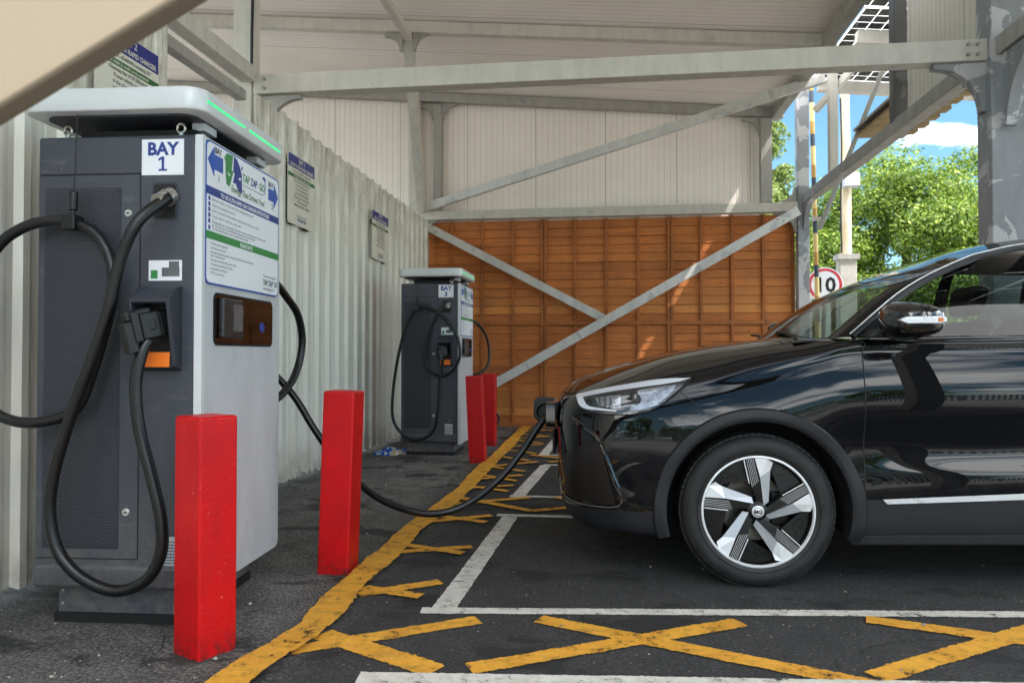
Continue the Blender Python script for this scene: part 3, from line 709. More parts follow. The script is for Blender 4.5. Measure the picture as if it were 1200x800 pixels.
# ------------------------------------------------------------------ chargers
def make_charger(full=True):
    root = empty('ev_charger')
    W, D, T = -.635, .735, 1.885
    b = MB(); b.box((W, .0, .145), (0, D, T)); b.build('cabinet', M['slate'], root, bevel=.012)
    # near side: door seams
    s = MB()
    s.box((W+.012, -.0015, 1.733), (-.216, .004, 1.739)); s.box((-.2195, -.0015, .26), (-.2155, .004, 1.733)); s.box((W+.012, -.0015, .255), (-.216, .004, .2585)); s.build('door_seam', M['gap'], root)
    lip = MB(); lip.box((W-.004, -.012, .142), (.0, D-.01, .235)); lip.build('skirt', M['slate'], root, bevel=.02)
    pf = MB(); pf.add([(-.598, -.0025, .30), (-.300, -.0025, .30), (-.300, -.0025, 1.678), (-.598, -.0025, 1.678)], [(0, 1, 2, 3)])
    pf.build('vent_grille', M['perf'], root, norm=False)
    fr = MB(); fr.box((-.604, -.001, .294), (-.294, .01, 1.684)); fr.build('grille_frame', M['slate_dark'], root)
    for z in (1.583, 1.112, .436):
        k = MB(); k.lathe([(.0, -.006), (.012, -.006), (.015, -.003), (.015, .002)], lambda x, y, h, z=z: (-.265+x, h, z+y), 20); k.build('lock', M['screw'], root, smooth=True)
        k = MB(); k.box((-.271, -.0075, z-.0025), (-.259, -.006, z+.0025)); k.build('lock_slot', M['gap'], root)
    # gland recess
    k = MB(); k.prism(rrect(-.17, 1.555, -.07, 1.70, .012), lambda u, v, d: (u, d, v), -.002, .0); k.build('cable_recess', M['slate_dark'], root)
    k = MB(); k.prism(rrect(-.163, 1.562, -.077, 1.693, .01), lambda u, v, d: (u, d, v), -.003, -.0022); k.build('recess_opening', M['gap'], root)
    ax = Vector((-.35, -.8, -.45)).normalized(); p0 = Vector((-.092, .0, 1.648))
    k = MB()
    k.cyl(p0, p0+ax*.028, .034, 24); k.cyl(p0+ax*.028, p0+ax*.05, .030, 6); k.cyl(p0+ax*.05, p0+ax*.075, .028, 24); k.build('cable_gland', M['steelpart'], root, smooth=True)
    # holster
    k = MB(); pts = rrect(-.205, .98, -.055, 1.30, .02)
    prof = [(-.205, 1.15, 0)]
    # hooded surround: side cheeks + top hood
    k.prism([(0, 1.30), (-.035, 1.295), (-.085, 1.255), (-.095, 1.235), (-.045, .995), (0, .975)], lambda u, v, d: (d, u, v), -.062, -.048)
    k.prism([(0, 1.30), (-.035, 1.295), (-.085, 1.255), (-.095, 1.235), (-.07, 1.12), (0, 1.10)], lambda u, v, d: (d, u, v), -.207, -.195)
    k.prism([(0, 1.30), (-.035, 1.295), (-.085, 1.255), (-.095, 1.235), (-.085, 1.228), (-.03, 1.275), (0, 1.28)], lambda u, v, d: (d, u, v), -.195, -.062)
    k.prism([(0, 1.05), (-.03, 1.05), (-.04, .99), (0, .975)], lambda u, v, d: (d, u, v), -.205, -.062)
    k.build('connector_holster', M['slate_dark'], root, bevel=.003)
    k = MB(); k.box((-.194, -.004, 1.052), (-.063, -.001, 1.275)); k.build('holster_back', M['gap'], root)
    k = MB(); k.add([(-.185, -.0425, 1.048), (-.185, -.0465, .992), (-.072, -.0465, .992), (-.072, -.0425, 1.048)], [(0, 1, 2, 3)]); k.build('orange_label', M['orange'], root)
    # stickers
    k = MB(); k.box((-.181, -.003, 1.322), (-.050, .0, 1.400)); k.build('sticker', M['signwhite'], root)
    k = MB(); k.box((-.128, -.0045, 1.338), (-.058, -.0032, 1.372)); k.box((-.06, -.0045, 1.372), (-.1, -.0032, 1.396)); k.build('sticker_panel', M['lcd'], root)
    k = MB(); k.box((-.172, -.0045, 1.33), (-.145, -.0032, 1.362)); k.build('sticker_mark', M['green'], root)
    k = MB(); k.box((-.14, -.003, .225), (-.055, .0, .345)); k.build('rating_plate', M['label'], root)
    m = MB()
    for r in range(9):
        x = -.135
        while x < -.062:
            w = random.uniform(.004, .014); m.box((x, -.0042, .232+r*.0115), (min(x+w, -.06), -.0032, .237+r*.0115)); x += w+.003
    m.build('rating_text', M['ink'], root)
    # front panel
    k = MB(); k.prism(rrect(-.012, .125, D+.02, T-.005, .035), lambda u, v, d: (d, u, v), .004, .032); k.build('front_panel', M['silver'], root, bevel=.006)
    k = MB(); k.prism(rrect(-.014, .123, .012, T-.003, .01, 3), lambda u, v, d: (d, u, v), .006, .036); k.build('panel_edge', M['silver2'], root, bevel=.003)
    k = MB(); k.box((-.002, -.003, .95), (.004, 0.0, 1.02)); k.box((-.002, -.003, 1.75), (.004, 0., 1.8)); k.build('hinge', M['gap'], root)
    # sign on the front panel
    f = lambda u, v, d: (.034+d, u, v)
    Y0, Y1, Z0, Z1 = .008, .725, 1.312, 1.872
    sg = MB(); sg.prism(rrect(Y0, Z0, Y1, Z1, .03), f, 0, .004); sign = sg.build('instruction_sign', M['blue'], root)
    sg = MB(); sg.prism(rrect(Y0+.007, Z0+.007, Y1-.007, Z1-.007, .026), f, .0042, .0052); sg.build('sign_face', M['signwhite'], sign)
    q = MB(); q.box(f(Y0+.001, 1.660, .0056), f(Y1-.001, 1.692, .0066)); q.build('blue_band', M['bayblue'], sign)
    q = MB(); q.box(f(Y0+.001, 1.488, .0056), f(Y1-.001, 1.518, .0066)); q.build('green_band', M['green'], sign)
    # arrows
    q = MB(); q.prism([(Y1-.012, 1.785), (Y1-.062, 1.845), (Y1-.062, 1.81), (Y1-.125, 1.81), (Y1-.125, 1.755), (Y1-.062, 1.755), (Y1-.062, 1.725)], f, .0056, .0064); q.build('arrow', M['blue'], sign)
    q = MB()
    q.prism([(.018, 1.795), (.072, 1.855), (.072, 1.825), (.145, 1.825), (.145, 1.765), (.072, 1.765), (.072, 1.735)], f, .0056, .0064)
    q.build('arrow', M['blue'], sign)
    L = []
    def tx(s, u, v, size, mat, bold=0., al='LEFT', sx=1., nm='lettering', d=.0068):
        return lettering(s, size, M[mat], lambda a, b: (.034+d, u+a, v+b), nm, sign, bold, al, sx)
    tx('BAY', .075, 1.832, .034, 'ink', .0008, sx=.9); tx('1', .10, 1.725, .036, 'ink', .0005)
    tx('BAY', Y1-.128, 1.818, .034, 'ink', .0008, sx=.9); tx('2', Y1-.09, 1.718, .036, 'ink', .0005)
    q = MB(); q.prism([(.165, 1.845), (.178, 1.858), (.235, 1.862), (.222, 1.80), (.238, 1.797), (.205, 1.728), (.178, 1.730), (.170, 1.765)], f, .0056, .0064); q.prism([(.155, 1.842), (.165, 1.835), (.17, 1.825), (.163, 1.822)], f, .0056, .0064); q.build('green_plug_emblem', M['green'], sign)
    q = MB(); q.prism([(.243, 1.862), (.272, 1.855), (.300, 1.83), (.318, 1.80), (.32, 1.722), (.29, 1.724), (.262, 1.752), (.236, 1.75), (.252, 1.79), (.238, 1.80)], f, .0056, .0064); q.prism([(.312, 1.83), (.322, 1.842), (.326, 1.83), (.316, 1.818)], f, .0056, .0064); q.build('blue_plug_emblem', M['bayblue'], sign)
    q = MB(); q.prism([(.185, 1.782), (.205, 1.778), (.208, 1.77), (.19, 1.772)], f, .0066, .0072); q.prism([(.285, 1.782), (.308, 1.786), (.305, 1.775), (.29, 1.773)], f, .0066, .0072); q.build('emblem_detail', M['signwhite'], sign)
    tx('TAP', .325, 1.778, .047, 'green', .0008, sx=.82); tx('ZAP', .405, 1.778, .047, 'bayblue', .0008, sx=.82); tx('GO', .497, 1.778, .047, 'green', .0008, sx=.82)
    q = MB(); q.tube([f(a, b, .006) for a, b in ((.33, 1.762), (.53, 1.762), (.56, 1.772), (.565, 1.80), (.56, 1.832))], .0012, 6); q.tube([f(a, b, .006) for a, b in ((.56, 1.832), (.545, 1.842), (.535, 1.838))], .005, 6); q.build('cable_emblem', M['bayblue'], sign)
    tx('Energy That Drives You!', .22, 1.712, .039, 'dkgreen', .0003, sx=.86)
    tx('TO USE ULTRA RAPID CAR CHARGER INSTRUCTIONS', .367, 1.6665, .0235, 'signwhite', .0007, 'CENTER', .85)
    tx('PLEASE NOTE', .367, 1.494, .0235, 'signwhite', .0007, 'CENTER', .85)
    tx('Thank you for charging with', .545, 1.392, .0155, 'ink', .0001, sx=.85)
    tx('TAP', .545, 1.356, .036, 'dkgreen', .0006, sx=.8); tx('ZAP', .605, 1.356, .036, 'bayblue', .0006, sx=.8); tx('GO', .67, 1.356, .036, 'dkgreen', .0006, sx=.75)
    tx('www.tapzapgo.co.uk', .545, 1.335, .018, 'ink', .0001, sx=.82)
    lines = [('Park your vehicle in the bay next to the charging cable you need', 1.640), ('Open the charging flap of your car', 1.618), ('Lift the connector from the charger and plug it firmly into your car socket', 1.597), ('Tap your debit or credit card on the reader', 1.575),
             ('Charging will start automatically. Check the screen to see that power is flowing to your', 1.553), ('car. You may leave your vehicle and come back when it has finished', 1.540), ('To stop charging tap the same card again on the reader', 1.527)]
    lv, lf = MB(), MB()
    sq = MB()
    for i, (s, z) in enumerate(lines):
        v_, f_ = lettering(s, .0145, None, lambda a, b, z=z: (.0408, .055+a, z+b), None); lv.add(v_, f_)
        if i != 5: sq.box(f(.026, z-.003, .0056), f(.040, z+.013, .0066))
    sq.build('number_square', M['bayblue'], sign)
    lv.build('instruction_text', M['ink'], sign, norm=False); lv = MB()
    lines2 = [('All debit & credit cards accepted', 1.468), ('Cable price shown on screen', 1.451), ('Please make sure that the connector is returned to its holder after use so that the cable', 1.434), ('does not touch the ground', 1.421), ('This charger must only be used by electric vehicles', 1.404), ('The maximum stay in this bay is 90 minutes', 1.387), ('For help call the number shown', 1.370), ('CCTV is in operation here', 1.353)]
    for s, z in lines2:
        v_, f_ = lettering(s, .0135, None, lambda a, b, z=z: (.0408, .045+a*.8, z+b), None); lv.add(v_, f_)
    lv.build('note_text', M['ink'], sign, norm=False)
    # card window
    wm = MB(); wm.prism(rrect(.085, 1.075, .665, 1.285, .03), lambda u, v, d: (.0325+d, u, v), 0, .004); win = wm.build('card_window', M['gap'], root)
    wm = MB(); wm.prism(rrect(.095, 1.084, .655, 1.276, .026), lambda u, v, d: (.0325+d, u, v), .0042, .0052); wm.build('window_glass', M['screenglass'], win)
    wm = MB(); wm.box((.038, .115, 1.105), (.062, .30, 1.265)); rd = wm.build('card_reader', M['reader'], root, bevel=.008)
    wm = MB(); wm.box((.0625, .20, 1.135), (.0635, .285, 1.245)); wm.build('reader_screen', M['lcd'], rd)
    wm = MB(); wm.lathe([(0, .004), (.02, .004), (.024, 0)], lambda x, y, h: (.038+h, .54+x, 1.16+y), 20); wm.build('contactless_ring', M['bayblue'], root, smooth=True)
    # base
    k = MB(); k.box((-.565, .045, .035), (-.055, D-.12, .15)); k.build('plinth', M['slate'], root, bevel=.003)
    k = MB(); k.box((-.575, .035, -.0), (-.045, D-.11, .036)); k.build('plinth_foot', M['foot'], root)
    k = MB()
    for z in (.07, .12):
        k.cyl((-.545, .044, z), (-.545, .040, z), .006, 10)
    k.build('plinth_bolt', M['screw'], root)
    # canopy
    k = MB(); k.box((-.50, .06, T), (-.03, D-.06, T+.035)); k.build('lid_box', M['gap'], root)
    for x, y in ((-.527, .02), (-.068, .02), (-.527, .6), (-.068, .6)):
        k = MB(); ring = [(x+.016*math.cos(a), y, T+.028+.018*math.sin(a)) for a in [i*math.pi/6 for i in range(12)]]; k.tube(ring, .005, 8, closed=True); k.cyl((x, y, T-.001), (x, y, T+.012), .009, 10); k.build('eye_bolt', M['steelpart'], root, smooth=True)
    outline = rrect(-.655, -.085, .062, D+.03, .075, 8)
    k = MB(); n = len(outline); rings = []
    for dz, ins in ((1.956, .006), (1.958, .002), (1.962, 0), (2.036, 0), (2.041, .003), (2.043, .008)):
        cx, cy = -.3, D/2; rings.append([(u-math.copysign(ins, u-cx), v-math.copysign(ins, v-cy), dz) for u, v in outline])
    vs = [p for r in rings for p in r]
    fs = [(i*n+j, i*n+(j+1) % n, (i+1)*n+(j+1) % n, (i+1)*n+j) for i in range(len(rings)-1) for j in range(n)]
    fs += [tuple(range(n)), tuple(range(5*n, 6*n))]
    k.add(vs, fs); can = k.build('top_canopy', M['silver2'], root, smooth=True, angle=40)
    k = MB(); k.prism(rrect(-.60, -.03, 0., D-.03, .06), lambda u, v, d: (u, v, d), 1.948, 1.956); k.build('canopy_underside', M['slate_dark'], can)
    for y in (.12, D-.12):
        k = MB(); k.box((-.05, y-.05, T+.034), (.0, y+.05, 1.95)); k.build('canopy_bracket', M['silver'], root)
    for a, b in ((-.03, .295), (.34, .68)):
        k = MB(); k.box((.0615, a, 1.9935), (.0640, b, 2.0025)); k.build('led_strip', M['led'], can)
    return root
def connector(parent, M4, name='connector'):
    """DC plug with a loop handle; local: nose +X, body back along -X, cable leaves downwards"""
    k = MB()
    def T(m, p): return M4 @ Vector(p)
    segs = []
    b = MB(); b.box((-.075, -.032, -.045), (.0, .032, .05)); b.box((0, -.026, -.05), (.045, .026, .045)); b.box((-.105, -.026, -.05), (-.073, .026, .062))
    b.box((-.135, -.02, -.085), (-.095, .02, .03)); b.box((-.12, -.017, .03), (-.02, .017, .066))
    b.box((-.05, -.034, -.018), (-.02, .034, .022))
    b.v = [tuple(M4 @ Vector(v)) for v in b.v]; return b.build(name, M['plug'], parent, bevel=.006)

cableA = [(-.092, -.0, 1.648), (-.098, -.045, 1.622), (-.161, -.12, 1.521), (-.219, -.13, 1.369), (-.266, -.13, 1.181), (-.333, -.13, .993), (-.403, -.13, .805), (-.46, -.13, .616), (-.478, -.13, .46), (-.444, -.13, .32), (-.354, -.13, .225), (-.223, -.13, .178), (-.11, -.13, .218), (-.053, -.13, .312), (-.051, -.13, .435), (-.088, -.13, .59), (-.138, -.13, .775), (-.152, -.13, .931), (-.14, -.115, 1.04), (-.128, -.095, 1.09)]
loopA = [(-.454, -.05, 1.537), (-.535, -.06, 1.549), (-.647, -.07, 1.517), (-.741, -.08, 1.438), (-.85, -.09, 1.25), (-.864, -.09, 1.024), (-.759, -.09, .847), (-.647, -.08, .786), (-.519, -.07, .792), (-.426, -.06, .837), (-.383, -.05, .943), (-.327, -.05, 1.121), (-.292, -.05, 1.282), (-.31, -.05, 1.412), (-.372, -.05, 1.503)]
def hanger(root, p):
    k = MB(); k.cyl((p[0]+.012, p[1], 1.952), (p[0], p[1], p[2]+.11), .0022, 6); k.build('hanger_wire', M['black'], root)
    k = MB(); k.cyl((p[0], p[1], p[2]+.12), (p[0]-.003, p[1], p[2]+.045), .015, 14); k.cyl((p[0]-.003, p[1], p[2]+.05), (p[0]-.006, p[1], p[2]+.02), .009, 10); k.box((p[0]-.03, p[1]-.03, p[2]-.03), (p[0]+.022, p[1]+.03, p[2]+.028)); k.build('cable_clamp', M['black'], root, bevel=.005)
def bay_sign(root, num):
    k = MB(); k.box((-.212, -.0035, 1.728), (-.045, 0, 1.866)); s = k.build('bay_sign', M['signwhite'], root)
    lettering('BAY', .068, M['bayblue'], lambda a, b: (-.1285+a, -.0042, 1.806+b), 'lettering', s, .0026, 'CENTER', .98)
    if num == '1':
        m = MB(); m.prism([(-.004, 0), (-.016, 0), (-.016, -.0075), (.018, -.0075), (.018, 0), (.006, 0), (.006, .048), (-.003, .048), (-.017, .040), (-.017, .031), (-.004, .037)], lambda u, v, d: (-.1285+u, -.0042+d, 1.751+v), 0, .0004); m.build('lettering', M['bayblue'], s)
    else: lettering(num, .068, M['bayblue'], lambda a, b: (-.1285+a, -.0042, 1.743+b), 'lettering', s, .0026, 'CENTER')
ch = make_charger()
tag(ch, 'dark slate and silver car charging unit marked BAY 1, nearest to the viewer', 'car charger', 'car charging units along the metal wall')
def copy_tree(o, parent=None):
    c = o.copy(); COL.objects.link(c)
    if parent is not None: c.parent = parent
    for k in list(o.children): copy_tree(k, c)
    return c
ch2 = copy_tree(ch)
tag(ch2, 'dark slate and silver car charging unit marked BAY 3, further back by the wooden fence', 'car charger')
ch.location = (-1.56, 2.66, 0); ch.rotation_euler = (0, 0, R(2.95))
ch2.location = (-1.51, 7.49, 0); ch2.scale = (.94, .94, .94)
bay_sign(ch, '1'); bay_sign(ch2, '3')
k = MB(); k.tube(catmull(cableA, 8), .0215, 16); c_ = k.build('charging_cable', M['cable'], ch, smooth=True)
k = MB(); k.tube(catmull(loopA, 8, True), .0205, 16, closed=True); k.build('charging_cable', M['cable'], ch, smooth=True)
hanger(ch, (-.449, -.055, 1.54))
Mx = Matrix.Translation((-.118, -.055, 1.155)) @ Matrix.Rotation(R(62), 4, 'Z') @ Matrix.Rotation(R(-14), 4, 'Y') @ Matrix.Scale(1.02, 4)
connector(ch, Mx)
cab3 = [(-.092, -.0, 1.648), (-.169, -.085, 1.6), (-.273, -.085, 1.384), (-.339, -.085, 1.153), (-.319, -.085, .968), (-.178, -.085, .876), (-.037, -.085, .931), (.045, -.085, 1.106), (-.009, -.085, 1.337), (-.179, -.085, 1.541), (-.368, -.085, 1.617), (-.491, -.085, 1.552), (-.605, -.085, 1.246), (-.69, -.085, .781), (-.698, -.085, .409), (-.574, -.085, .225), (-.412, -.085, .181), (-.252, -.085, .276), (-.196, -.085, .507), (-.168, -.085, .876), (-.145, -.095, 1.03), (-.128, -.095, 1.09)]
k = MB(); k.tube(catmull(cab3, 8), .017, 12); k.build('charging_cable', M['cable'], ch2, smooth=True)
hanger(ch2, (-.43, -.085, 1.605)); connector(ch2, Mx)
k = MB(); k.tube(catmull([(-.1, .77, 1.45), (.02, .95, 1.50), (.12, 1.12, 1.36), (.16, 1.2, 1.15), (.14, 1.15, .95), (.0, 1.0, .85), (-.2, .9, .85), (-.3, .82, 1.1)], 8), .017, 12); k.build('charging_cable', M['cable'], ch2, smooth=True)
k = MB(); k.tube(catmull([(-.2, .78, .9), (-.05, 1.1, .60), (.15, 1.35, .45), (.25, 1.4, .30), (.20, 1.2, .17), (.05, 1.0, .16), (-.1, .85, .25), (-.2, .78, .6)], 8), .017, 12); k.build('charging_cable', M['cable'], ch2, smooth=True)
# far side loop of charger 1 and the cable to the car (world coords -> charger space)
inv = (Matrix.Translation(ch.location) @ Matrix.Rotation(R(2.95), 4, 'Z')).inverted()
def wpts(ps): return [inv @ Vector(p) for p in ps]
k = MB(); k.tube(catmull(wpts([(-1.75, 3.5, 1.60), (-1.76, 3.72, 1.46), (-1.75, 3.87, 1.375), (-1.74, 4.03, 1.27), (-1.74, 4.10, 1.13), (-1.75, 4.08, .99), (-1.76, 3.98, .87), (-1.78, 3.80, .79), (-1.85, 3.6, .80), (-1.9, 3.44, .95)]), 8), .0215, 14); k.build('charging_cable', M['cable'], ch, smooth=True)
car_cable = [(-1.96, 3.44, 1.30), (-1.93, 3.7, 1.12), (-1.86, 3.95, .95), (-1.741, 4.0, .8), (-1.615, 4.0, .609), (-1.455, 4.0, .407), (-1.237, 3.9, .275), (-1.034, 3.85, .212), (-.872, 3.85, .203), (-.722, 3.9, .252), (-.569, 3.95, .372), (-.45, 4.0, .518), (-.37, 4.02, .640), (-.325, 4.05, .700)]
k = MB(); k.tube(catmull(wpts(car_cable), 8), .0195, 16); kc = k.build('charging_cable', M['cable'], ch, smooth=True)
# plug in the car nose
Mp = inv @ Matrix.Translation((-.262, 4.08, .748)) @ Matrix.Rotation(R(-18), 4, 'Y')
k = MB(); 
k.box((-.03, -.03, -.045), (.035, .03, .03)); k.box((-.062, -.022, -.06), (-.02, .022, .0))
k.tube(catmull([(-.045, 0, -.045), (-.115, 0, -.03), (-.125, 0, .015), (-.08, 0, .05), (-.01, 0, .035)], 5), .013, 8)
k.v = [tuple(Mp @ Vector(v)) for v in k.v]; k.build('car_connector', M['plug'], kc, bevel=.004)

# wall signs
def wall_sign(y0, y1, z0, z1, num, label):
    root = empty('wall_sign', (-2.505, (y0+y1)/2, (z0+z1)/2)); tag(root, label, 'sign', 'tariff signs fixed to the corrugated wall')
    W = (y1-y0)/2; Hh = (z1-z0)/2
    b = MB(); b.prism(rrect(-W, -Hh, W, Hh, .02), lambda u, v, d: (d, u, v), 0, .005); b.build('sign_panel', M['signcream'], root)
    b = MB(); b.box((-.02, -W*.8, -Hh*1.02), (-.001, -W*.6, Hh*.9)); b.box((-.02, W*.3, -Hh*1.04), (-.001, W*.55, Hh*.9)); b.box((-.022, -W*.95, Hh*.4), (-.001, -W*.85, Hh*.6)); b.build('mounting_rail', M['gap'], root)
    b = MB(); b.box((.0052, -W+.006, Hh*.62), (.0062, W-.006, Hh*.985)); b.build('navy_band', M['navy'], root)
    b = MB(); b.box((.0052, -W+.002, Hh*.34), (.0062, W-.002, Hh*.45)); b.build('green_band', M['dkgreen'], root)
    def tx(s, z, size, mat, bold=.0006, sx=.92):
        lettering(s, size, M[mat], lambda a, b_: (.0068, a, z+b_), 'lettering', root, bold, 'CENTER', sx)
    tx('BAY '+num, Hh*.82, .052, 'signcream', .001); tx('200KW ULTRA RAPID CHARGER', Hh*.66, .038, 'signcream', .0009, .84)
    tx('Unit Price - £0.60/kWh, including VAT', Hh*.50, .028, 'ink', .0004, .84); tx('All debit & credit cards accepted', Hh*.365, .026, 'signcream', .0004, .95)
    zz = Hh*.24
    for s in ('Overstay fee of £0.50/minute', 'If your vehicle remains', 'in the charging bay after', 'your charge has finished', 'Charging only while parked', 'in this marked bay', 'Maximum stay 90 minutes', ''):
        if s: tx(s, zz, .030, 'ink', .0003)
        zz -= Hh*.115
    tx('Thank you for charging with', -Hh*.74, .02, 'ink', .0001); tx('TAP ZAP GO', -Hh*.87, .034, 'bayblue', .0008)
wall_sign(3.36, 3.88, 2.14, 2.72, '2', 'white, navy and green tariff sign reading BAY 2, above the near charger')
wall_sign(5.60, 6.14, 2.09, 2.655, '3', 'navy topped tariff sign halfway along the corrugated wall between the two chargers')
wall_sign(7.74, 8.34, 2.08, 2.61, '4', 'white, navy and green tariff sign furthest along the corrugated wall, above the far charger')

# crisp packet
m = MB(); rows = []
for i in range(15):
    u = i/14; row = []
    for j in range(9):
        v = j/8; th = .035*math.sin(math.pi*v)*math.sin(math.pi*min(1, u*1.05))**.5
        row.append((-.13+.26*u, -.055+.11*v, .008+th+.008*math.sin(9*u+5*v)+.004*random.random()))
    rows.append(row)
m.grid(rows); m.grid([[(x, y, .004) for x, y, z in r] for r in rows])
o = m.build('crisp_packet', M['packet'], None, smooth=True); o.location = (-2.22, 7.50, 0.01); o.scale = (1.25, 1.25, 1.5); o.rotation_euler = (R(20), 0, R(8))
tag(o, 'crumpled blue crisp packet lying on the tarmac beside the far charger', 'crisp packet')

# ------------------------------------------------------------------ car
car = empty('parked_car', (.667, 4.31, 0))
car.location = (.640, 4.31, 0); car.rotation_euler = (0, 0, R(2))
tag(car, 'glossy black electric car parked side on with a charging plug in its nose', 'car')
# body control net: local x rearwards from the front axle, y outwards, z up
BODY = [
 # c0 nose centre
 [(-.77,0,.20),(-.85,0,.21),(-.895,0,.30),(-.905,0,.42),(-.912,0,.55),(-.918,0,.68),(-.912,0,.77),(-.885,0,.828),(-.80,0,.885),(-.72,0,.925)],
 [(-.76,.36,.20),(-.84,.38,.21),(-.885,.39,.30),(-.893,.40,.42),(-.900,.40,.55),(-.905,.40,.68),(-.897,.40,.775),(-.862,.39,.838),(-.78,.24,.900),(-.70,0,.932)],
 [(-.69,.60,.20),(-.77,.64,.21),(-.82,.66,.31),(-.835,.675,.42),(-.838,.68,.55),(-.842,.675,.68),(-.832,.66,.785),(-.78,.63,.852),(-.68,.35,.925),(-.62,0,.962)],
 [(-.56,.73,.205),(-.63,.78,.22),(-.67,.80,.32),(-.70,.80,.43),(-.705,.81,.56),(-.705,.805,.69),(-.69,.785,.80),(-.62,.735,.882),(-.54,.42,.968),(-.50,0,.995)],
 [(-.43,.80,.21),(-.455,.855,.225),(-.475,.872,.33),(-.50,.868,.44),(-.50,.872,.57),(-.495,.868,.70),(-.48,.845,.83),(-.42,.775,.930),(-.36,.45,1.022),(-.34,0,1.033)],
 [(-.22,.82,.215),(-.22,.885,.23),(-.235,.900,.36),(-.24,.900,.46),(-.24,.905,.60),(-.24,.895,.74),(-.23,.868,.875),(-.20,.795,.975),(-.17,.46,1.062),(-.16,0,1.070)],
 [(0,.82,.22),(0,.89,.235),(0,.908,.38),(0,.906,.48),(0,.915,.62),(0,.903,.77),(0,.872,.92),(0,.81,1.025),(.01,.47,1.093),(.01,0,1.098)],
 [(.24,.82,.22),(.24,.885,.235),(.24,.905,.385),(.24,.895,.50),(.24,.900,.64),(.24,.905,.80),(.24,.874,.985),(.24,.822,1.065),(.15,.48,1.112),(.15,0,1.115)],
 [(.455,.82,.22),(.455,.875,.242),(.455,.893,.40),(.455,.888,.51),(.455,.878,.64),(.455,.906,.83),(.455,.872,1.035),(.455,.828,1.10),(.27,.50,1.12),(.27,0,1.12)],
 [(.95,.82,.22),(.95,.875,.258),(.95,.895,.43),(.95,.893,.52),(.95,.862,.625),(.95,.900,.83),(.95,.868,1.045),(.95,.830,1.108),(.95,.50,1.12),(.95,0,1.12)],
 [(1.50,.82,.22),(1.50,.875,.278),(1.50,.895,.46),(1.50,.895,.54),(1.50,.862,.645),(1.50,.898,.84),(1.50,.866,1.055),(1.50,.828,1.118),(1.5,.5,1.12),(1.5,0,1.12)],
 [(2.12,.82,.22),(2.12,.88,.28),(2.12,.90,.44),(2.12,.898,.55),(2.12,.885,.67),(2.12,.905,.84),(2.12,.868,1.06),(2.12,.82,1.13),(2.1,.5,1.12),(2.1,0,1.12)],
 [(2.60,.82,.24),(2.60,.885,.26),(2.60,.905,.42),(2.60,.905,.54),(2.60,.908,.70),(2.60,.900,.86),(2.60,.855,1.06),(2.60,.79,1.13),(2.6,.5,1.12),(2.6,0,1.12)],
 [(3.02,.80,.30),(3.08,.84,.32),(3.10,.86,.42),(3.10,.86,.54),(3.10,.86,.70),(3.08,.85,.86),(3.05,.81,1.04),(3.02,.75,1.12),(3.0,.5,1.12),(3.0,0,1.12)],
 [(3.15,.60,.32),(3.28,.64,.34),(3.32,.66,.44),(3.34,.66,.56),(3.32,.66,.72),(3.29,.65,.88),(3.25,.62,1.04),(3.20,.58,1.12),(3.1,.4,1.12),(3.1,0,1.12)],
 [(3.2,0,.32),(3.36,0,.34),(3.40,0,.44),(3.41,0,.56),(3.40,0,.72),(3.37,0,.88),(3.33,0,1.04),(3.28,0,1.12),(3.2,0,1.12),(3.1,0,1.12)],
]
def cr_basis(n, res):
    """Catmull-Rom interpolation matrix: (samples x n control), plus parameter of each sample"""
    ts = [i/res for i in range((n-1)*res+1)]; A = np.zeros((len(ts), n))
    for r, t in enumerate(ts):
        i = min(int(t), n-2); f = t-i
        w = (-.5*f+f*f-.5*f**3, 1-2.5*f*f+1.5*f**3, .5*f+2*f*f-1.5*f**3, -.5*f*f+.5*f**3)
        for k, wk in zip((i-1, i, i+1, i+2), w):
            if k < 0: A[r, 0] += 2*wk; A[r, 1] -= wk      # reflected end point
            elif k > n-1: A[r, n-1] += 2*wk; A[r, n-2] -= wk
            else: A[r, k] += wk
    return A, np.array(ts)
def surf(net, ru, rv):
    P = np.array(net, float); A, tu = cr_basis(P.shape[0], ru); B, tv = cr_basis(P.shape[1], rv)
    return np.einsum('ia,jb,abk->ijk', A, B, P), tu, tv
RU, RV = 12, 8
S3, tu, tv = surf(BODY, RU, RV)
S3[:, :, 1] = np.maximum(S3[:, :, 1], 0)
# sharpen two feature lines: shoulder (row 6) and lower door kick (row 3) already in the net
def sub_mesh(name, mat, cond, side, parent=None, G=S3, uu=tu, vv=tv, shrink=None, smooth=True, sharp=None):
    """faces of the surface whose cell centre satisfies cond(u, v, centre)"""
    idx = {}; vs = []; fs = []
    nu, nv = G.shape[:2]
    for i in range(nu-1):
        for j in range(nv-1):
            c = (G[i, j]+G[i+1, j]+G[i+1, j+1]+G[i, j+1])/4
            if not cond((uu[i]+uu[i+1])/2, (vv[j]+vv[j+1])/2, c): continue
            q = []
            for a, b in ((i, j), (i+1, j), (i+1, j+1), (i, j+1)):
                if (a, b) not in idx:
                    idx[(a, b)] = len(vs); p = G[a, b]; vs.append((p[0], p[1]*side, p[2]))
                q.append(idx[(a, b)])
            fs.append(tuple(q) if side > 0 else tuple(reversed(q)))
    me = bpy.data.meshes.new(name); me.from_pydata(vs, [], fs); me.materials.append(mat)
    import bmesh
    bm = bmesh.new(); bm.from_mesh(me); bmesh.ops.remove_doubles(bm, verts=bm.verts, dist=.0004); bm.to_mesh(me); bm.free()
    me.polygons.foreach_set('use_smooth', [True]*len(me.polygons))
    o = bpy.data.objects.new(name, me); put(o, parent if parent is not None else car)
    return o
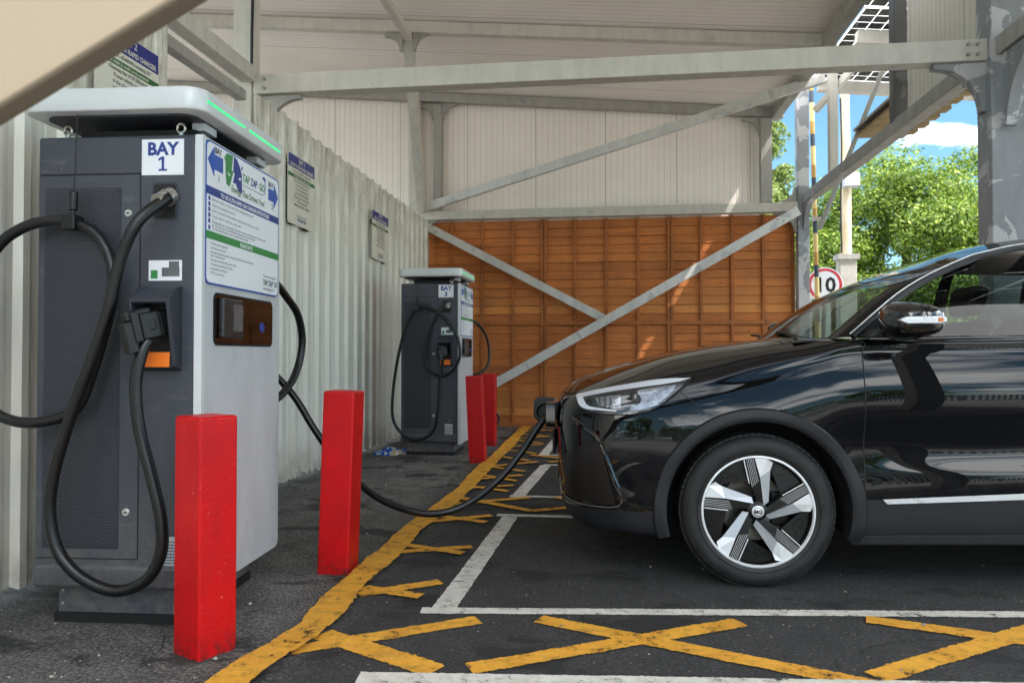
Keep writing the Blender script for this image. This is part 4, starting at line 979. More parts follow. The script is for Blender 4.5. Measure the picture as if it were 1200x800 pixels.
def in_arch(c, pad=0.): return (math.hypot(c[0], c[2]-.345) < .418+pad or math.hypot(c[0]-2.585, c[2]-.345) < .418+pad) and c[1] > .6
HG = 6.98
for side, nm in ((-1, 'near'), (1, 'far')):
    sub_mesh('front_wing', M['paint'], lambda u, v, c: 2 < v < 7.0 and u < 8.0 and not in_arch(c), side)
    sub_mesh('rear_wing', M['paint'], lambda u, v, c: 2 < v < 7.6 and u > 11.35 and not in_arch(c), side)
    sub_mesh('front_door', M['paint'], lambda u, v, c: 2 < v < 7.5 and 8.0 < u < 10.0, side)
    sub_mesh('rear_door', M['paint'], lambda u, v, c: 2 < v < 7.5 and 10.0 < u < 11.35 and not in_arch(c), side)
    sub_mesh('lower_cladding', M['clad'], lambda u, v, c: v < 2 and not in_arch(c), side)
# bonnet: both halves in one mesh, seam at row 7
vs = []; fs = []
J = [j for j in range(len(tv)) if tv[j] >= 7]; I = [i for i in range(len(tu)) if tu[i] <= 8]
def P3(i, j, s): p = S3[i, j]; return (p[0], p[1]*s, p[2]+.002)
m = MB()
rows = []
for i in I: rows.append([P3(i, j, -1) for j in J]+[P3(i, j, 1) for j in reversed(J[:-1])])
m.grid(rows); bon = m.build('bonnet', M['paint'], car, smooth=True, angle=80)
import bmesh
bm = bmesh.new(); bm.from_mesh(bon.data); bmesh.ops.remove_doubles(bm, verts=bm.verts, dist=.0005); bm.to_mesh(bon.data); bm.free(); bon.data.polygons.foreach_set('use_smooth', [True]*len(bon.data.polygons))
# lookup: body surface y at (x, z)
bv_v = [tuple(p) for p in S3.reshape(-1, 3)]; nv_ = S3.shape[1]
bv_f = [(i*nv_+j, (i+1)*nv_+j, (i+1)*nv_+j+1, i*nv_+j+1) for i in range(S3.shape[0]-1) for j in range(nv_-1)]
bvh = BVHTree.FromPolygons(bv_v, bv_f)
def on_body(x, z, off=0.):
    """point on the outer skin seen from the side, pushed off along the normal (local coords, near side y<0)"""
    h = bvh.ray_cast(Vector((x, 3, z)), Vector((0, -1, 0)))
    if h[0] is None:
        n = bvh.find_nearest(Vector((x, .8, z))); p, nn = n[0], n[1]
    else: p, nn = h[0], h[1]
    if nn.y < 0: nn = -nn
    p = p+nn*off; return p
def mir(p, s): return (p[0], p[1]*s, p[2])
def skin_patch(name, mat, top, bot, off, side=-1, nu=30, nv_=6, parent=None, thick=True):
    A = catmull([(x, 0, z) for x, z in top], 12); B = catmull([(x, 0, z) for x, z in bot], 12)
    def at(c, t):
        f = t*(len(c)-1); i = min(int(f), len(c)-2); return c[i].lerp(c[i+1], f-i)
    rows = []
    for i in range(nu+1):
        a = at(A, i/nu); b = at(B, i/nu)
        rows.append([mir(on_body(a.x+(b.x-a.x)*k/nv_, a.z+(b.z-a.z)*k/nv_, off), side) for k in range(nv_+1)])
    m = MB(); m.grid(rows); return m.build(name, mat, parent or car, smooth=True, angle=60)
def skin_line(name, mat, pts, r, off=.002, side=-1, parent=None, n=10):
    P = [mir(on_body(p.x, p.z, off), side) for p in catmull([(x, 0, z) for x, z in pts], n)]
    m = MB(); m.tube(P, r, 8); return m.build(name, mat, parent or car, smooth=True)
# wheel arch cladding
for wx in (0., 2.585):
    for side in (-1, 1):
        rows = []; N = 64
        for k in range(N+1):
            a = R(-17+214*k/N); row = []
            for rr, off in ((.462, .000), (.4615, .010), (.455, .017), (.425, .016), (.412, .013), (.402, .004)):
                x = wx+rr*math.cos(a); z = .34+rr*math.sin(a)
                if wx > 1: z = min(z, .34+rr*math.sin(a))
                p = on_body(x, max(z, .225), 0); p = Vector((x, max(p.y, .80)+off, max(z, .21))); row.append(mir(p, side))
            # inner lip
            x = wx+.400*math.cos(a); z = .34+.400*math.sin(a); p = on_body(x, max(z, .225), 0)
            row.append(mir((x, max(p.y, .8)-.07, max(z, .21)), side))
            rows.append(row)
        m = MB(); m.grid(rows); m.build('wheel_arch_trim', M['clad'], car, smooth=True, angle=40)
        m = MB(); rows = []
        for k in range(41):
            a = R(-12+204*k/40); rows.append([(wx+rr*math.cos(a), y*side, max(.2, .34+rr*math.sin(a))) for rr, y in ((.404, .86), (.41, .60), (.0, .60))])
        m.grid(rows); m.build('wheel_arch_liner', M['dark'], car, smooth=True)
# underbody
m = MB(); m.box((-.72, -.70, .20), (-.42, .70, .25)); m.box((-.42, -.58, .19), (.42, .58, .26)); m.box((.42, -.84, .215), (2.17, .84, .26)); m.box((2.17, -.58, .2), (3.0, .58, .28)); m.box((3.0, -.6, .3), (3.25, .6, .34)); m.build('underbody', M['dark'], car)
for s in (-1, 1): m = MB(); m.bar((.40, s*.838, .222), (2.2, s*.838, .262), .076, .05); m.build('side_sill', M['dark'], car, bevel=.01)
# bright strip on the door bottom
for s in (-1, 1):
    skin_patch('sill_trim', M['satin'], [(.525, .408), (1.0, .438), (1.50, .468), (2.05, .49)], [(.545, .388), (1.0, .412), (1.50, .440), (2.05, .462)], .012, s, 40, 3)
# chrome/body outline at window base is added with the glasshouse
# ---- lamps (offset layers on the corner)
HT = [(-.800, .843), (-.70, .868), (-.58, .893), (-.42, .921), (-.285, .929)]
HB = [(-.780, .800), (-.735, .770), (-.60, .768), (-.43, .800), (-.285, .929)]
HB = [(-.792, .815), (-.752, .772), (-.62, .763), (-.46, .788), (-.290, .925)]
for s in (-1, 1):
    hl = skin_patch('headlight', M['lamphouse'], HT, HB, .0035, s, 40, 10)
    skin_patch('light_guide', M['lampwhite'], HT[:], [(-.792, .828), (-.70, .850), (-.58, .873), (-.43, .897), (-.33, .915)], .0055, s, 40, 2, hl)
    skin_patch('light_guide', M['lampwhite'], [(-.805, .838), (-.79, .80), (-.765, .782), (-.70, .778), (-.62, .776)], [(-.775, .838), (-.762, .812), (-.745, .795), (-.70, .788), (-.62, .781)], .0058, s, 20, 2, hl)
    skin_patch('reflector', M['reflector'], [(-.52, .872), (-.46, .884), (-.40, .893), (-.35, .90)], [(-.56, .785), (-.50, .79), (-.44, .81), (-.37, .87)], .0055, s, 16, 8, hl)
    skin_patch('reflector', M['reflector'], [(-.715, .832), (-.66, .842), (-.60, .850)], [(-.70, .797), (-.65, .794), (-.60, .793)], .0055, s, 10, 4, hl)
    m = MB()
    for xx in (-.695, -.67, -.645): a = on_body(xx, .80, .008); b = on_body(xx, .835, .008); m.bar(mir(a, s), mir(b, s), .004, .006)
    m.build('reflector_rib', M['lamphouse'], hl)
    c = on_body(-.545, .828, .004); m = MB(); ax = Vector((-.55, .83, 0)).normalized()
    m.lathe([(0, .012), (.02, .010), (.034, .002), (.036, -.01)], lambda x, y, h: mir(c+ax*h+Vector((ax.y, -ax.x, 0))*x+Vector((0, 0, y)), s), 24); m.build('projector_lens', M['gloss'], hl, smooth=True)
    skin_patch('lamp_cover', M['lens'], HT, HB, .013, s, 40, 10, hl)
    skin_line('lamp_edge', M['gap'], HT+HB[::-1][1:]+[HT[0]], .0035, .002, s, hl)
    # bumper side intake: dark inset panel, bright trim, spear line
    skin_patch('bumper_insert', M['insert'], [(-.855, .560), (-.80, .60), (-.74, .628), (-.700, .640)], [(-.865, .360), (-.80, .350), (-.70, .345), (-.625, .352)], .003, s, 20, 8)
    skin_line('bumper_trim', M['darkchrome'], [(-.695, .635), (-.665, .545), (-.635, .455), (-.600, .385), (-.605, .352), (-.64, .336), (-.74, .330), (-.82, .333), (-.862, .345)], .0036, .004, s)
    skin_line('bumper_crease', M['gloss'], [(-.83, .735), (-.76, .69), (-.70, .640), (-.66, .54), (-.62, .44), (-.585, .37)], .012, -.002, s)
    # wing seam from lamp to arch
    skin_line('panel_gap', M['gap'], [(-.36, .905), (-.33, .865), (-.27, .815), (-.235, .775)], .0022, .0, s)
    # bonnet seam
    Pt = [mir(S3[i, 7*RV]+np.array([0, .001, .002]), s) for i in I]
    m = MB(); m.tube(Pt, .0030, 6); m.build('panel_gap', M['gap'], car)
    for uu in (8, 10):
        Pt = [mir(S3[uu*RU, j]+np.array([0, .0005, 0]), s) for j in range(int(2*RV)-10, int(7.4*RV))]
        m = MB(); m.tube(Pt, .0028, 6); m.build('panel_gap', M['gap'], car)
    m = MB(); m.tube(catmull([mir(on_body(1.30, .99, .025), s), mir(on_body(1.33, .992, .045), s), mir(on_body(1.45, .995, .045), s), mir(on_body(1.47, .995, .02), s)], 6), .012, 8); m.build('door_handle', M['paint'], car, smooth=True)
# nose: grille, plate, charge flap
m = MB(); m.box((-.936, -.27, .505), (-.922, .27, .63)); m.build('number_plate', M['gap'], car, bevel=.004)
m = MB(); m.prism(rrect(-.42, .66, -.12, .79, .03), lambda u, v, d: (d, u, v), -.965, -.918)
fl = m.build('charge_flap', M['gloss'], car, bevel=.006)
m = MB(); m.prism(rrect(-1.045, .692, -.918, .802, .03), lambda u, v, d: (u, d, v), -.158, -.145); m.build('charge_flap', M['black'], car, bevel=.004)
m = MB()
for k in range(7): m.box((-.905, -.45+.0, .40+k*.012), (-.895, .45, .404+k*.012))
m.build('grille', M['gloss'], car)

# ---- glasshouse
GH = [
 [(.258,0,1.122),(.60,0,1.365),(.95,0,1.520),(1.27,0,1.615),(1.62,0,1.655)],
 [(.275,.40,1.118),(.61,.37,1.355),(.96,.33,1.508),(1.285,.29,1.603),(1.64,.16,1.653)],
 [(.345,.715,1.108),(.635,.655,1.335),(.955,.575,1.478),(1.29,.49,1.572),(1.68,.28,1.643)],
 [(.435,.812,1.118),(.720,.730,1.338),(1.045,.655,1.490),(1.32,.575,1.566),(1.72,.33,1.640)],
 [(.90,.820,1.115),(1.00,.742,1.345),(1.25,.635,1.535),(1.42,.575,1.585),(1.80,.34,1.640)],
 [(1.47,.822,1.122),(1.49,.742,1.360),(1.51,.630,1.555),(1.60,.560,1.605),(1.90,.34,1.642)],
 [(1.56,.822,1.122),(1.57,.742,1.360),(1.58,.630,1.558),(1.68,.560,1.608),(2.0,.34,1.642)],
 [(2.30,.815,1.135),(2.27,.735,1.365),(2.22,.625,1.540),(2.25,.550,1.595),(2.3,.33,1.635)],
 [(2.75,.775,1.135),(2.68,.690,1.365),(2.60,.600,1.510),(2.60,.520,1.570),(2.62,.31,1.610)],
 [(3.10,.55,1.12),(2.98,.50,1.345),(2.88,.46,1.480),(2.82,.40,1.550),(2.78,.24,1.590)],
 [(3.20,0,1.12),(3.06,0,1.345),(2.95,0,1.485),(2.88,0,1.56),(2.82,0,1.595)],
]
# roof centre row
GH = [r+[(r[4][0]+.05, 0, 1.662 if i < 8 else 1.60)] for i, r in enumerate(GH)]
G3, gu, gv = surf(GH, 8, 6); G3[:, :, 1] = np.maximum(G3[:, :, 1], 0)
def gsub(name, mat, cond, side, parent=None): return sub_mesh(name, mat, cond, side, parent, G3, gu, gv)
for s in (-1, 1):
    gsub('roof', M['paint'], lambda u, v, c: (v > 3) or (2 < u < 3) or (5 < u < 6 and v < 2) or (v > 2 and u > 2) or (u > 7.0 and u < 8.2), s)
    gsub('side_window', M['glass'], lambda u, v, c: 3 < u < 5 and v < 2, s)
    gsub('side_window', M['glass'], lambda u, v, c: 6 < u < 7.0 and v < 2, s)
    # window frame lines
    ln = [tuple(mir(G3[3*8, j], s)) for j in range(0, 13)]+[tuple(mir(G3[i, 12], s)) for i in range(3*8+1, 7*8)]
    m = MB(); m.tube([(p[0], p[1]+s*.002, p[2]) for p in ln], .016, 8); m.build('window_seal', M['clad'], car, smooth=True)
    m = MB(); m.tube([(p[0]-.014, p[1]+s*.010, p[2]+.014) for p in ln], .0035, 6); m.build('door_frame_edge', M['satin'], car, smooth=True)
    m = MB(); m.tube([(x, s*(.836-.006*abs(x-1.3)), 1.111+.010*(x-.5)) for x in np.linspace(.50, 2.5, 30)], .0065, 6); m.build('window_base_trim', M['chrome'], car, smooth=True)
m = MB(); rows = []
iu = [i for i in range(len(gu)) if gu[i] <= 2]; jv = [j for j in range(len(gv)) if gv[j] <= 3]
for j in jv: rows.append([mir(G3[i, j], -1) for i in reversed(iu)]+[mir(G3[i, j], 1) for i in iu[1:]])
m.grid(rows); m.build('windscreen', M['glass'], car, smooth=True, angle=80)
m = MB(); rows = []
iu = [i for i in range(len(gu)) if gu[i] >= 8.2]; jv = [j for j in range(len(gv)) if gv[j] <= 2]
for j in jv: rows.append([mir(G3[i, j], -1) for i in iu]+[mir(G3[i, j], 1) for i in reversed(iu[:-1])])
m.grid(rows); m.build('rear_window', M['glass'], car, smooth=True, angle=80)
# cowl and wipers
m = MB(); m.grid([[(.20, y, 1.108-.02*abs(y)) for y in np.linspace(-.74, .74, 12)], [(.40+.1*0, y, 1.112) for y in np.linspace(-.76, .76, 12)], [(.5, y, 1.05) for y in np.linspace(-.76, .76, 12)]]); m.build('cowl', M['black'], car)
for y0, y1 in ((-.62, -.05), (.05, .55)):
    m = MB(); m.tube(catmull([(.24, y0, 1.125), (.28, (y0+y1)/2, 1.150), (.30, y1, 1.160)], 6), .009, 6); m.build('wiper', M['black'], car)
# interior
m = MB(); m.box((.45, -.76, .35), (2.9, .76, .42)); m.box((.40, -.77, .42), (2.9, -.74, 1.09)); m.box((.40, .74, .42), (2.9, .77, 1.09)); m.box((.42, -.76, .42), (.50, .76, 1.05)); m.box((2.75, -.7, .42), (2.85, .7, 1.09)); m.build('cabin_tub', M['dark'], car)
m = MB(); m.prism([(.40, 1.08), (.62, 1.11), (.85, 1.08), (.88, .98), (.80, .75), (.42, .75)], lambda u, v, d: (u, d, v), -.76, .76); m.build('dashboard', M['seat'], car, bevel=.02)
def seat(x, y):
    m = MB(); m.box((x-.25, y-.25, .52), (x+.25, y+.25, .68)); b = m.build('seat', M['seat'], car, bevel=.04)
    m = MB(); m.prism([(x+.13, .62), (x+.28, .62), (x+.50, 1.22), (x+.40, 1.24), (x+.30, 1.12)], lambda u, v, d: (u, y+d, v), -.24, .24); m.build('backrest', M['seat'], b, bevel=.04)
    m = MB(); m.prism([(x+.40, 1.27), (x+.49, 1.26), (x+.54, 1.42), (x+.45, 1.45), (x+.42, 1.40)], lambda u, v, d: (u, y+d, v), -.13, .13); m.build('headrest', M['seat'], b, bevel=.03)
for x, y in ((1.05, -.37), (1.05, .37), (1.95, -.37), (1.95, .37)): seat(x, y)
m = MB(); cx = Vector((.93, .37, 1.02)); t = Vector((.36, 0, .93)).normalized(); w = Vector((0, 1, 0))
m.tube([cx+(t*math.cos(a)+w*math.sin(a))*.185 for a in [i*2*math.pi/28 for i in range(28)]], .016, 8, closed=True); m.bar(cx-w*.17, cx+w*.17, .03, .03); m.bar(cx, cx-t*.17, .03, .03); m.build('steering_wheel', M['seat'], car, smooth=True)
m = MB(); m.box((.96, -.12, 1.40), (.99, .12, 1.46)); m.build('rear_view_mirror', M['seat'], car, bevel=.01)
# door mirrors
for s in (-1, 1):
    rows = []; n = 24
    prof = [(0, .0), (.03, .55), (.10, .84), (.25, 1.0), (.55, 1.02), (.80, .95), (.95, .84), (1., .78)]
    ctr = Vector((.57, 1.0, 1.182))
    for d, r in prof:
        row = []
        for k in range(n):
            a = 2*math.pi*k/n; cu_, su_ = math.cos(a), math.sin(a)
            e = .62; yy = math.copysign(abs(cu_)**e, cu_)*.132*r; zz = math.copysign(abs(su_)**e, su_)*.080*r
            if yy > 0: zz *= 1-.18*yy/.125
            else: zz *= 1-.1*(-yy/.125)
            row.append(mir((ctr.x-.07+d*.17+ yy*.25*(-1 if yy > 0 else 0)*-1, ctr.y+yy-.0, ctr.z+zz), s))
        rows.append(row+[row[0]])
    m = MB(); m.grid(rows); m.add([rows[-1][k] for k in range(n)], [tuple(range(n))]); mr = m.build('door_mirror', M['gloss'], car, smooth=True, angle=60)
    m = MB(); m.prism([(.46, 1.112), (.62, 1.112), (.70, 1.135), (.74, 1.15), (.62, 1.165), (.50, 1.15)], lambda u, v, d: (u, s*d, v), .80, .93); m.build('mirror_base', M['clad'], mr, bevel=.012)
    m = MB(); m.prism([(.505, 1.180), (.535, 1.193), (.665, 1.195), (.690, 1.190), (.690, 1.172), (.665, 1.165), (.535, 1.165)], lambda u, v, d: (u, s*(1.0+d), v), .112, .1395); m.build('indicator', M['satin'], mr, bevel=.003)
    m = MB(); m.box((.655, s*1.1397, 1.172), (.675, s*1.141, 1.188)); m.build('indicator_amber', M['amber'], mr)
    m = MB(); m.prism([(.445, 1.115), (.56, 1.115), (.585, 1.20), (.53, 1.185)], lambda u, v, d: (u, s*d, v), .77, .806); m.build('quarter_trim', M['gap'], mr)

# ---- wheels
def make_wheel(side, wx):
    """outer face towards y = side; local origin at hub centre on outer face plane"""
    def F(x, y, h): return (x, side*h, y)       # h outward
    m = MB()
    prof = [(.240, -.006), (.246, .0), (.262, .006), (.285, .010), (.303, .008), (.318, -.002), (.327, -.014), (.332, -.030), (.3345, -.06), (.335, -.11), (.3345, -.16), (.331, -.19), (.318, -.212), (.30, -.22), (.25, -.222), (.235, -.215)]
    m.lathe(prof, F, 96)
    w = m.build('wheel', M['tyre'], car, smooth=True, angle=50)
    w.location = (wx, side*.885, .340); w.scale = (1.018, 1, 1.018)
    t = MB()
    for k in range(72):      # tread blocks standing just proud
        a = 2*math.pi*(k+.5)/72
        for h0, h1, da in ((-.028, -.07, .035), (-.078, -.135, .034), (-.143, -.19, .035)):
            vs = []
            for aa in (a-da, a+da):
                for hh in (h0, h1):
                    for rr in (.330, .3375): vs.append(F(rr*math.cos(aa), rr*math.sin(aa), hh))
            t.add(vs, [(0, 1, 3, 2), (4, 6, 7, 5), (0, 4, 5, 1), (2, 3, 7, 6), (1, 5, 7, 3)])
    t.build('tread', M['tyre'], w)
    t = MB()
    for rr in (.262, .300, .312): t.lathe([(rr-.0015, .0085 if rr < .3 else .0055), (rr, .0115 if rr < .3 else (.0095 if rr < .31 else .004)), (rr+.0015, .0075 if rr < .3 else .004)], F, 96)
    t.build('sidewall_ring', M['tyre'], w, smooth=True)
    # barrel and backing
    m = MB(); m.lathe([(.236, -.004), (.226, -.02), (.218, -.10), (.215, -.19), (0, -.19)], F, 64); m.build('rim_barrel', M['rimblack'], w, smooth=True, angle=30)
    m = MB(); m.lathe([(.243, -.004), (.2445, .0), (.241, .0025), (.2365, .002), (.234, -.004), (.232, -.012)], F, 96); m.build('rim_lip', M['alloy'], w, smooth=True, angle=60)
    m = MB(); m.lathe([(.05, -.10), (.06, -.095), (.145, -.095), (.148, -.10), (.148, -.12)], F, 64); m.build('brake_disc', M['disc'], w, smooth=True, angle=30)
    m = MB(); m.box(*[F(x, y, h) for x, y, h in ((.07, -.075, -.13), (.155, .075, -.075))]); m.build('brake_caliper', M['rimblack'], w, bevel=.01)
    q = .243/255
    def rot(x, y, a): ca, sa = math.cos(a), math.sin(a); return (x*ca+y*sa)*q, (-x*sa+y*ca)*q
    for k in range(5):
        bl = MB(); b2 = MB(); bk = MB(); st = MB(); fin = MB()
        a = R(72*k)*(1 if side < 0 else 1)
        def Q(x, y, h):
            u, v = rot(x, y, a); return F(u, v, h)
        # machined blade: bright and shaded facets
        A_ = Q(-14, 247, -.004); B_ = Q(42, 244, -.004); C_ = Q(68, 224, -.006); D_ = Q(58, 190, -.012); E_ = Q(52, 42, -.022); G_ = Q(28, 28, -.014); Hm = Q(14, 160, -.002)
        bl.add([A_, B_, C_, D_, Q(10, 158, -.004)], [(0, 1, 2, 3, 4)]); b2.add([Q(10, 158, -.004), D_, E_, G_], [(0, 1, 2, 3)])
        lo = [Q(-14, 247, -.03), Q(42, 244, -.03), Q(68, 224, -.035), Q(58, 190, -.04), Q(52, 42, -.045), Q(28, 28, -.04)]
        hi = [A_, B_, C_, D_, E_, G_]
        bk.add(hi+lo, [(i, i+1, i+7, i+6) for i in range(5)])
        # black ribbed band
        bk.add([Q(-58, 240, -.006), Q(-15, 247, -.005), Q(10, 158, -.006), Q(28, 26, -.016), Q(4, 24, -.018), Q(-30, 120, -.012)], [(0, 1, 2, 3, 4, 5)])
        bk.add([Q(-58, 240, -.006), Q(-30, 120, -.012), Q(4, 24, -.018), Q(-58, 240, -.05), Q(-30, 120, -.05), Q(4, 24, -.05)], [(0, 1, 4, 3), (1, 2, 5, 4)])
        for i in range(5):
            t0 = (i+.7)/6
            xa, ya = -55+t0*42, 238+t0*7; xb, yb = -34+t0*40, 128+t0*36
            p = Q(xa, ya, -.0048); p2 = Q(xb+6, yb-20, -.0085); st.bar(p, p2, .0012, .0012)
        st.bar(Q(-62, 236, -.006), Q(-38, 128, -.008), .0032, .004)
        # recessed black fins in the window
        fin.add([Q(-66, 236, -.03), Q(-42, 128, -.03), Q(-150, 120, -.034), Q(-150, 196, -.034)], [(0, 1, 2, 3)])
        fin.add([Q(-150, 196, -.034), Q(-150, 120, -.034), Q(-178, 95, -.036), Q(-200, 130, -.036)], [(0, 1, 2, 3)])
        for i in range(7):
            xx = -74-17*i; yy = 224-10*i; ln = random.uniform(12, 34); of = random.uniform(0, 40)
            fin.bar(Q(xx, yy-of, -.0285), Q(xx-6, yy-of-ln, -.0285), .0035, .002)
            fin.bar(Q(xx-8, yy-of-ln-14, -.0285), Q(xx-14, yy-of-ln-30, -.0285), .0035, .002)
        for mm, nn, mt in ((bl, 'spoke_face', 'alloy'), (b2, 'spoke_shade', 'alloy2'), (bk, 'spoke_band', 'rimblack'), (st, 'spoke_pinstripe', 'alloy'), (fin, 'spoke_insert', 'rimblack')): mm.build(nn, M[mt], w)
    m = MB(); m.lathe([(.045, -.03), (.042, -.016), (.030, -.008), (.027, -.006)], F, 40); m.build('hub', M['rimblack'], w, smooth=True)
    m = MB(); m.lathe([(0, .0), (.022, -.0005), (.0255, -.003), (.027, -.008)], F, 32); hc = m.build('hub_cap', M['alloy'], w, smooth=True)
    return w
for s, wx in ((-1, 0), (1, 0), (-1, 2.585), (1, 2.585)): 
    w = make_wheel(s, wx)
    if s < 0:
        v_, f_ = lettering('MG', .022, None, lambda a, b: (a, -.0012, b-.0075), None, bold=.0008, align='CENTER', sx=.95)
        oc = [(math.cos(R(22.5+45*k))*.0195, math.sin(R(22.5+45*k))*.0195) for k in range(8)]
        m = MB(); m.add(v_, f_); m.tube([(x, -.0012, z) for x, z in oc], .0011, 6, closed=True); m.build('hub_emblem', M['gap'], w, norm=False)

# ------------------------------------------------------------------ things beyond
def tree(name, loc, h, rad, label, cat, trunk_h=.3, n=16000, leaf=.10, mat='leaf', squash=1.1, clumps=70, droop=0., group=None, seed=0):
    rg = np.random.default_rng(seed)
    root = empty(name, loc); tag(root, label, cat, group)
    m = MB(); th = h*.55
    m.tube([(0, 0, -.1), (.05, .02, th*.5), (-.03, .05, th), (0, 0, h*.8)], [rad*.09, rad*.07, rad*.045, .02], 10)
    for k in range(9):
        a = k*2.4; z0 = h*(.22+.06*k); L = rad*(.75-.05*k)
        m.tube([(0, 0, z0), (math.cos(a)*L*.5, math.sin(a)*L*.5, z0+L*.35), (math.cos(a)*L, math.sin(a)*L, z0+L*.75)], [rad*.035, rad*.022, .012], 6)
    m.build('trunk', M['bark'], root, smooth=True)
    # clumps through an uneven crown
    c0 = trunk_h*h; ch_ = h-c0; C = []
    while len(C) < clumps:
        p = rg.uniform(-1, 1, 3); r = np.linalg.norm(p)
        if r > 1 or r < .35: continue
        w = 1.0 if droop == 0 else max(.12, 1.0-(p[2]+1)/2*.85)
        C.append((p[0]*rad*w*(1+rg.normal()*.1), p[1]*rad*w, c0+(p[2]+1)/2*ch_, rad*(.17+.16*rg.random())*(w**.4)))
    C = np.array(C); pick = rg.integers(0, len(C), n)
    d = rg.normal(size=(n, 3)); d /= np.linalg.norm(d, axis=1)[:, None]
    rr = rg.random(n)**.42
    P = C[pick, :3]+d*(C[pick, 3]*rr)[:, None]*np.array([1, 1, .75]); 
    if droop: P[:, 2] -= droop*(rr**2)*C[pick, 3]*2
    nrm = d*.6+rg.normal(size=(n, 3))*.55+np.array([0, 0, .55]); nrm /= np.linalg.norm(nrm, axis=1)[:, None]
    t = np.cross(nrm, rg.normal(size=(n, 3))); t /= np.linalg.norm(t, axis=1)[:, None]; b = np.cross(nrm, t)
    s = leaf*(.6+.8*rg.random(n)); L = (t*s[:, None]); W = b*(s*(.42 if not droop else .3))[:, None]
    V = np.stack([P-L, P+W-L*.1, P+L, P-W-L*.1], 1).reshape(-1, 3)
    me = bpy.data.meshes.new('crown'); me.vertices.add(4*n); me.vertices.foreach_set('co', V.ravel())
    me.loops.add(4*n); me.loops.foreach_set('vertex_index', np.arange(4*n)); me.polygons.add(n)
    me.polygons.foreach_set('loop_start', np.arange(0, 4*n, 4)); me.polygons.foreach_set('loop_total', np.full(n, 4)); me.update(); me.validate()
    me.materials.append(M[mat]); o = bpy.data.objects.new('crown', me); put(o, root); return root
GT = 'leafy trees beyond the pale fence'
tree('broadleaf_tree', (6.9, 18.0, 0), 5.6, 2.5, 'tall bright green leafy tree seen below the grey side beam, with the highest crown', 'tree', .08, 110000, .047, clumps=130, group=GT, seed=1)
tree('broadleaf_tree', (4.6, 18.2, 0), 4.1, 2.0, 'bright green leafy tree behind the weathered white pole', 'tree', .05, 76000, .047, clumps=90, group=GT, seed=2)
tree('broadleaf_tree', (9.2, 16.8, 0), 3.9, 2.3, 'low leafy green tree just left of the right hand post', 'tree', .04, 80000, .046, clumps=90, group=GT, seed=3)
tree('broadleaf_tree', (7.4, 14.6, 0), 3.0, 1.7, 'bushy green tree seen over the roof of the black car', 'tree', .02, 46000, .044, clumps=80, group=GT, seed=4)
tree('broadleaf_tree', (12.6, 18.4, 0), 4.6, 2.6, 'green leafy tree furthest right, mostly hidden behind the right hand post', 'tree', .05, 26000, .065, clumps=80, group=GT, seed=5)
tree('conifer_tree', (4.05, 21.0, 0), 9.6, 1.9, 'tall pale green conifer with drooping sprays behind the striped pole', 'tree', .03, 60000, .075, 'leaf2', clumps=150, droop=.5, seed=6)
# things behind the camera, seen only in the paintwork
for i, (x, y, h, r) in enumerate(((-9, -27, 6.5, 3.4), (-2, -30, 5, 3), (6, -28, 7, 3.6), (14, -26, 6, 3.2), (22, -20, 7, 3.5), (-16, -20, 7, 3.5))):
    tree('broadleaf_tree', (x, y, 0), h, r, 'green leafy tree across the car park, seen only as a reflection in the car', 'tree', .1, 5000, .22, clumps=50, group='trees across the car park', seed=20+i)
def palisade(p0, p1, h, label, group=None, step=.14):
    a = Vector(p0); b = Vector(p1); L = (b-a).length; d = (b-a)/L
    root = empty('palisade_fence', a.lerp(b, .5)); tag(root, label, 'fence', group); O = a.lerp(b, .5)
    m = MB(); n = int(L/step); nrm = Vector((-d.y, d.x, 0))
    for k in range(n):
        p = a+d*(k*step)-O; w = .034
        pts = [(-w, .08), (w, .08), (w, h-.09), (w*.55, h-.05), (0, h), (-w*.55, h-.05), (-w, h-.09)]
        m.prism(pts, lambda u, v, q: p+d*u+nrm*(q+.012*(1-abs(u)/w))+Vector((0, 0, v)), 0, .004)
    m.build('pales', M['pale'], root)
    for z in (.35, h-.4):
        m = MB(); m.bar(a-O+Vector((0, 0, z))-nrm*.02, b-O+Vector((0, 0, z))-nrm*.02, .03, .05); m.build('rail', M['pale'], root)
    k = 0
    while k < L:
        m = MB(); p = a+d*k-O-nrm*.06; m.box(p+Vector((-.04, -.04, 0)), p+Vector((.04, .04, h-.15))); m.build('post', M['pale'], root); k += 2.75
    return root
palisade((2.80, 11.75, 0), (3.62, 11.8, 0), 2.30, 'pale galvanised palisade fence with pointed tops behind the speed limit sign')
palisade((-14, -13, 0), (16, -13, 0), 2.2, 'palisade fence across the car park, seen only as a reflection in the car')
# striped pole
sp = empty('striped_pole', (2.975, 10.95, 0)); tag(sp, 'thin pole with cream, dark blue and yellow bands in front of the round sign', 'pole')
m = MB(); m.cyl((.03, 0, 0), (-.07, 0, 4.9), .032, 16); m.build('pole_shaft', M['stripe'], sp, smooth=True)
m = MB(); m.cyl((-.07, 0, 4.9), (-.07, 0, 4.94), .05, 16); m.box((-.06, -.06, 2.92), (.06, .06, 2.98)); m.build('pole_cap', M['steel_dark'], sp)
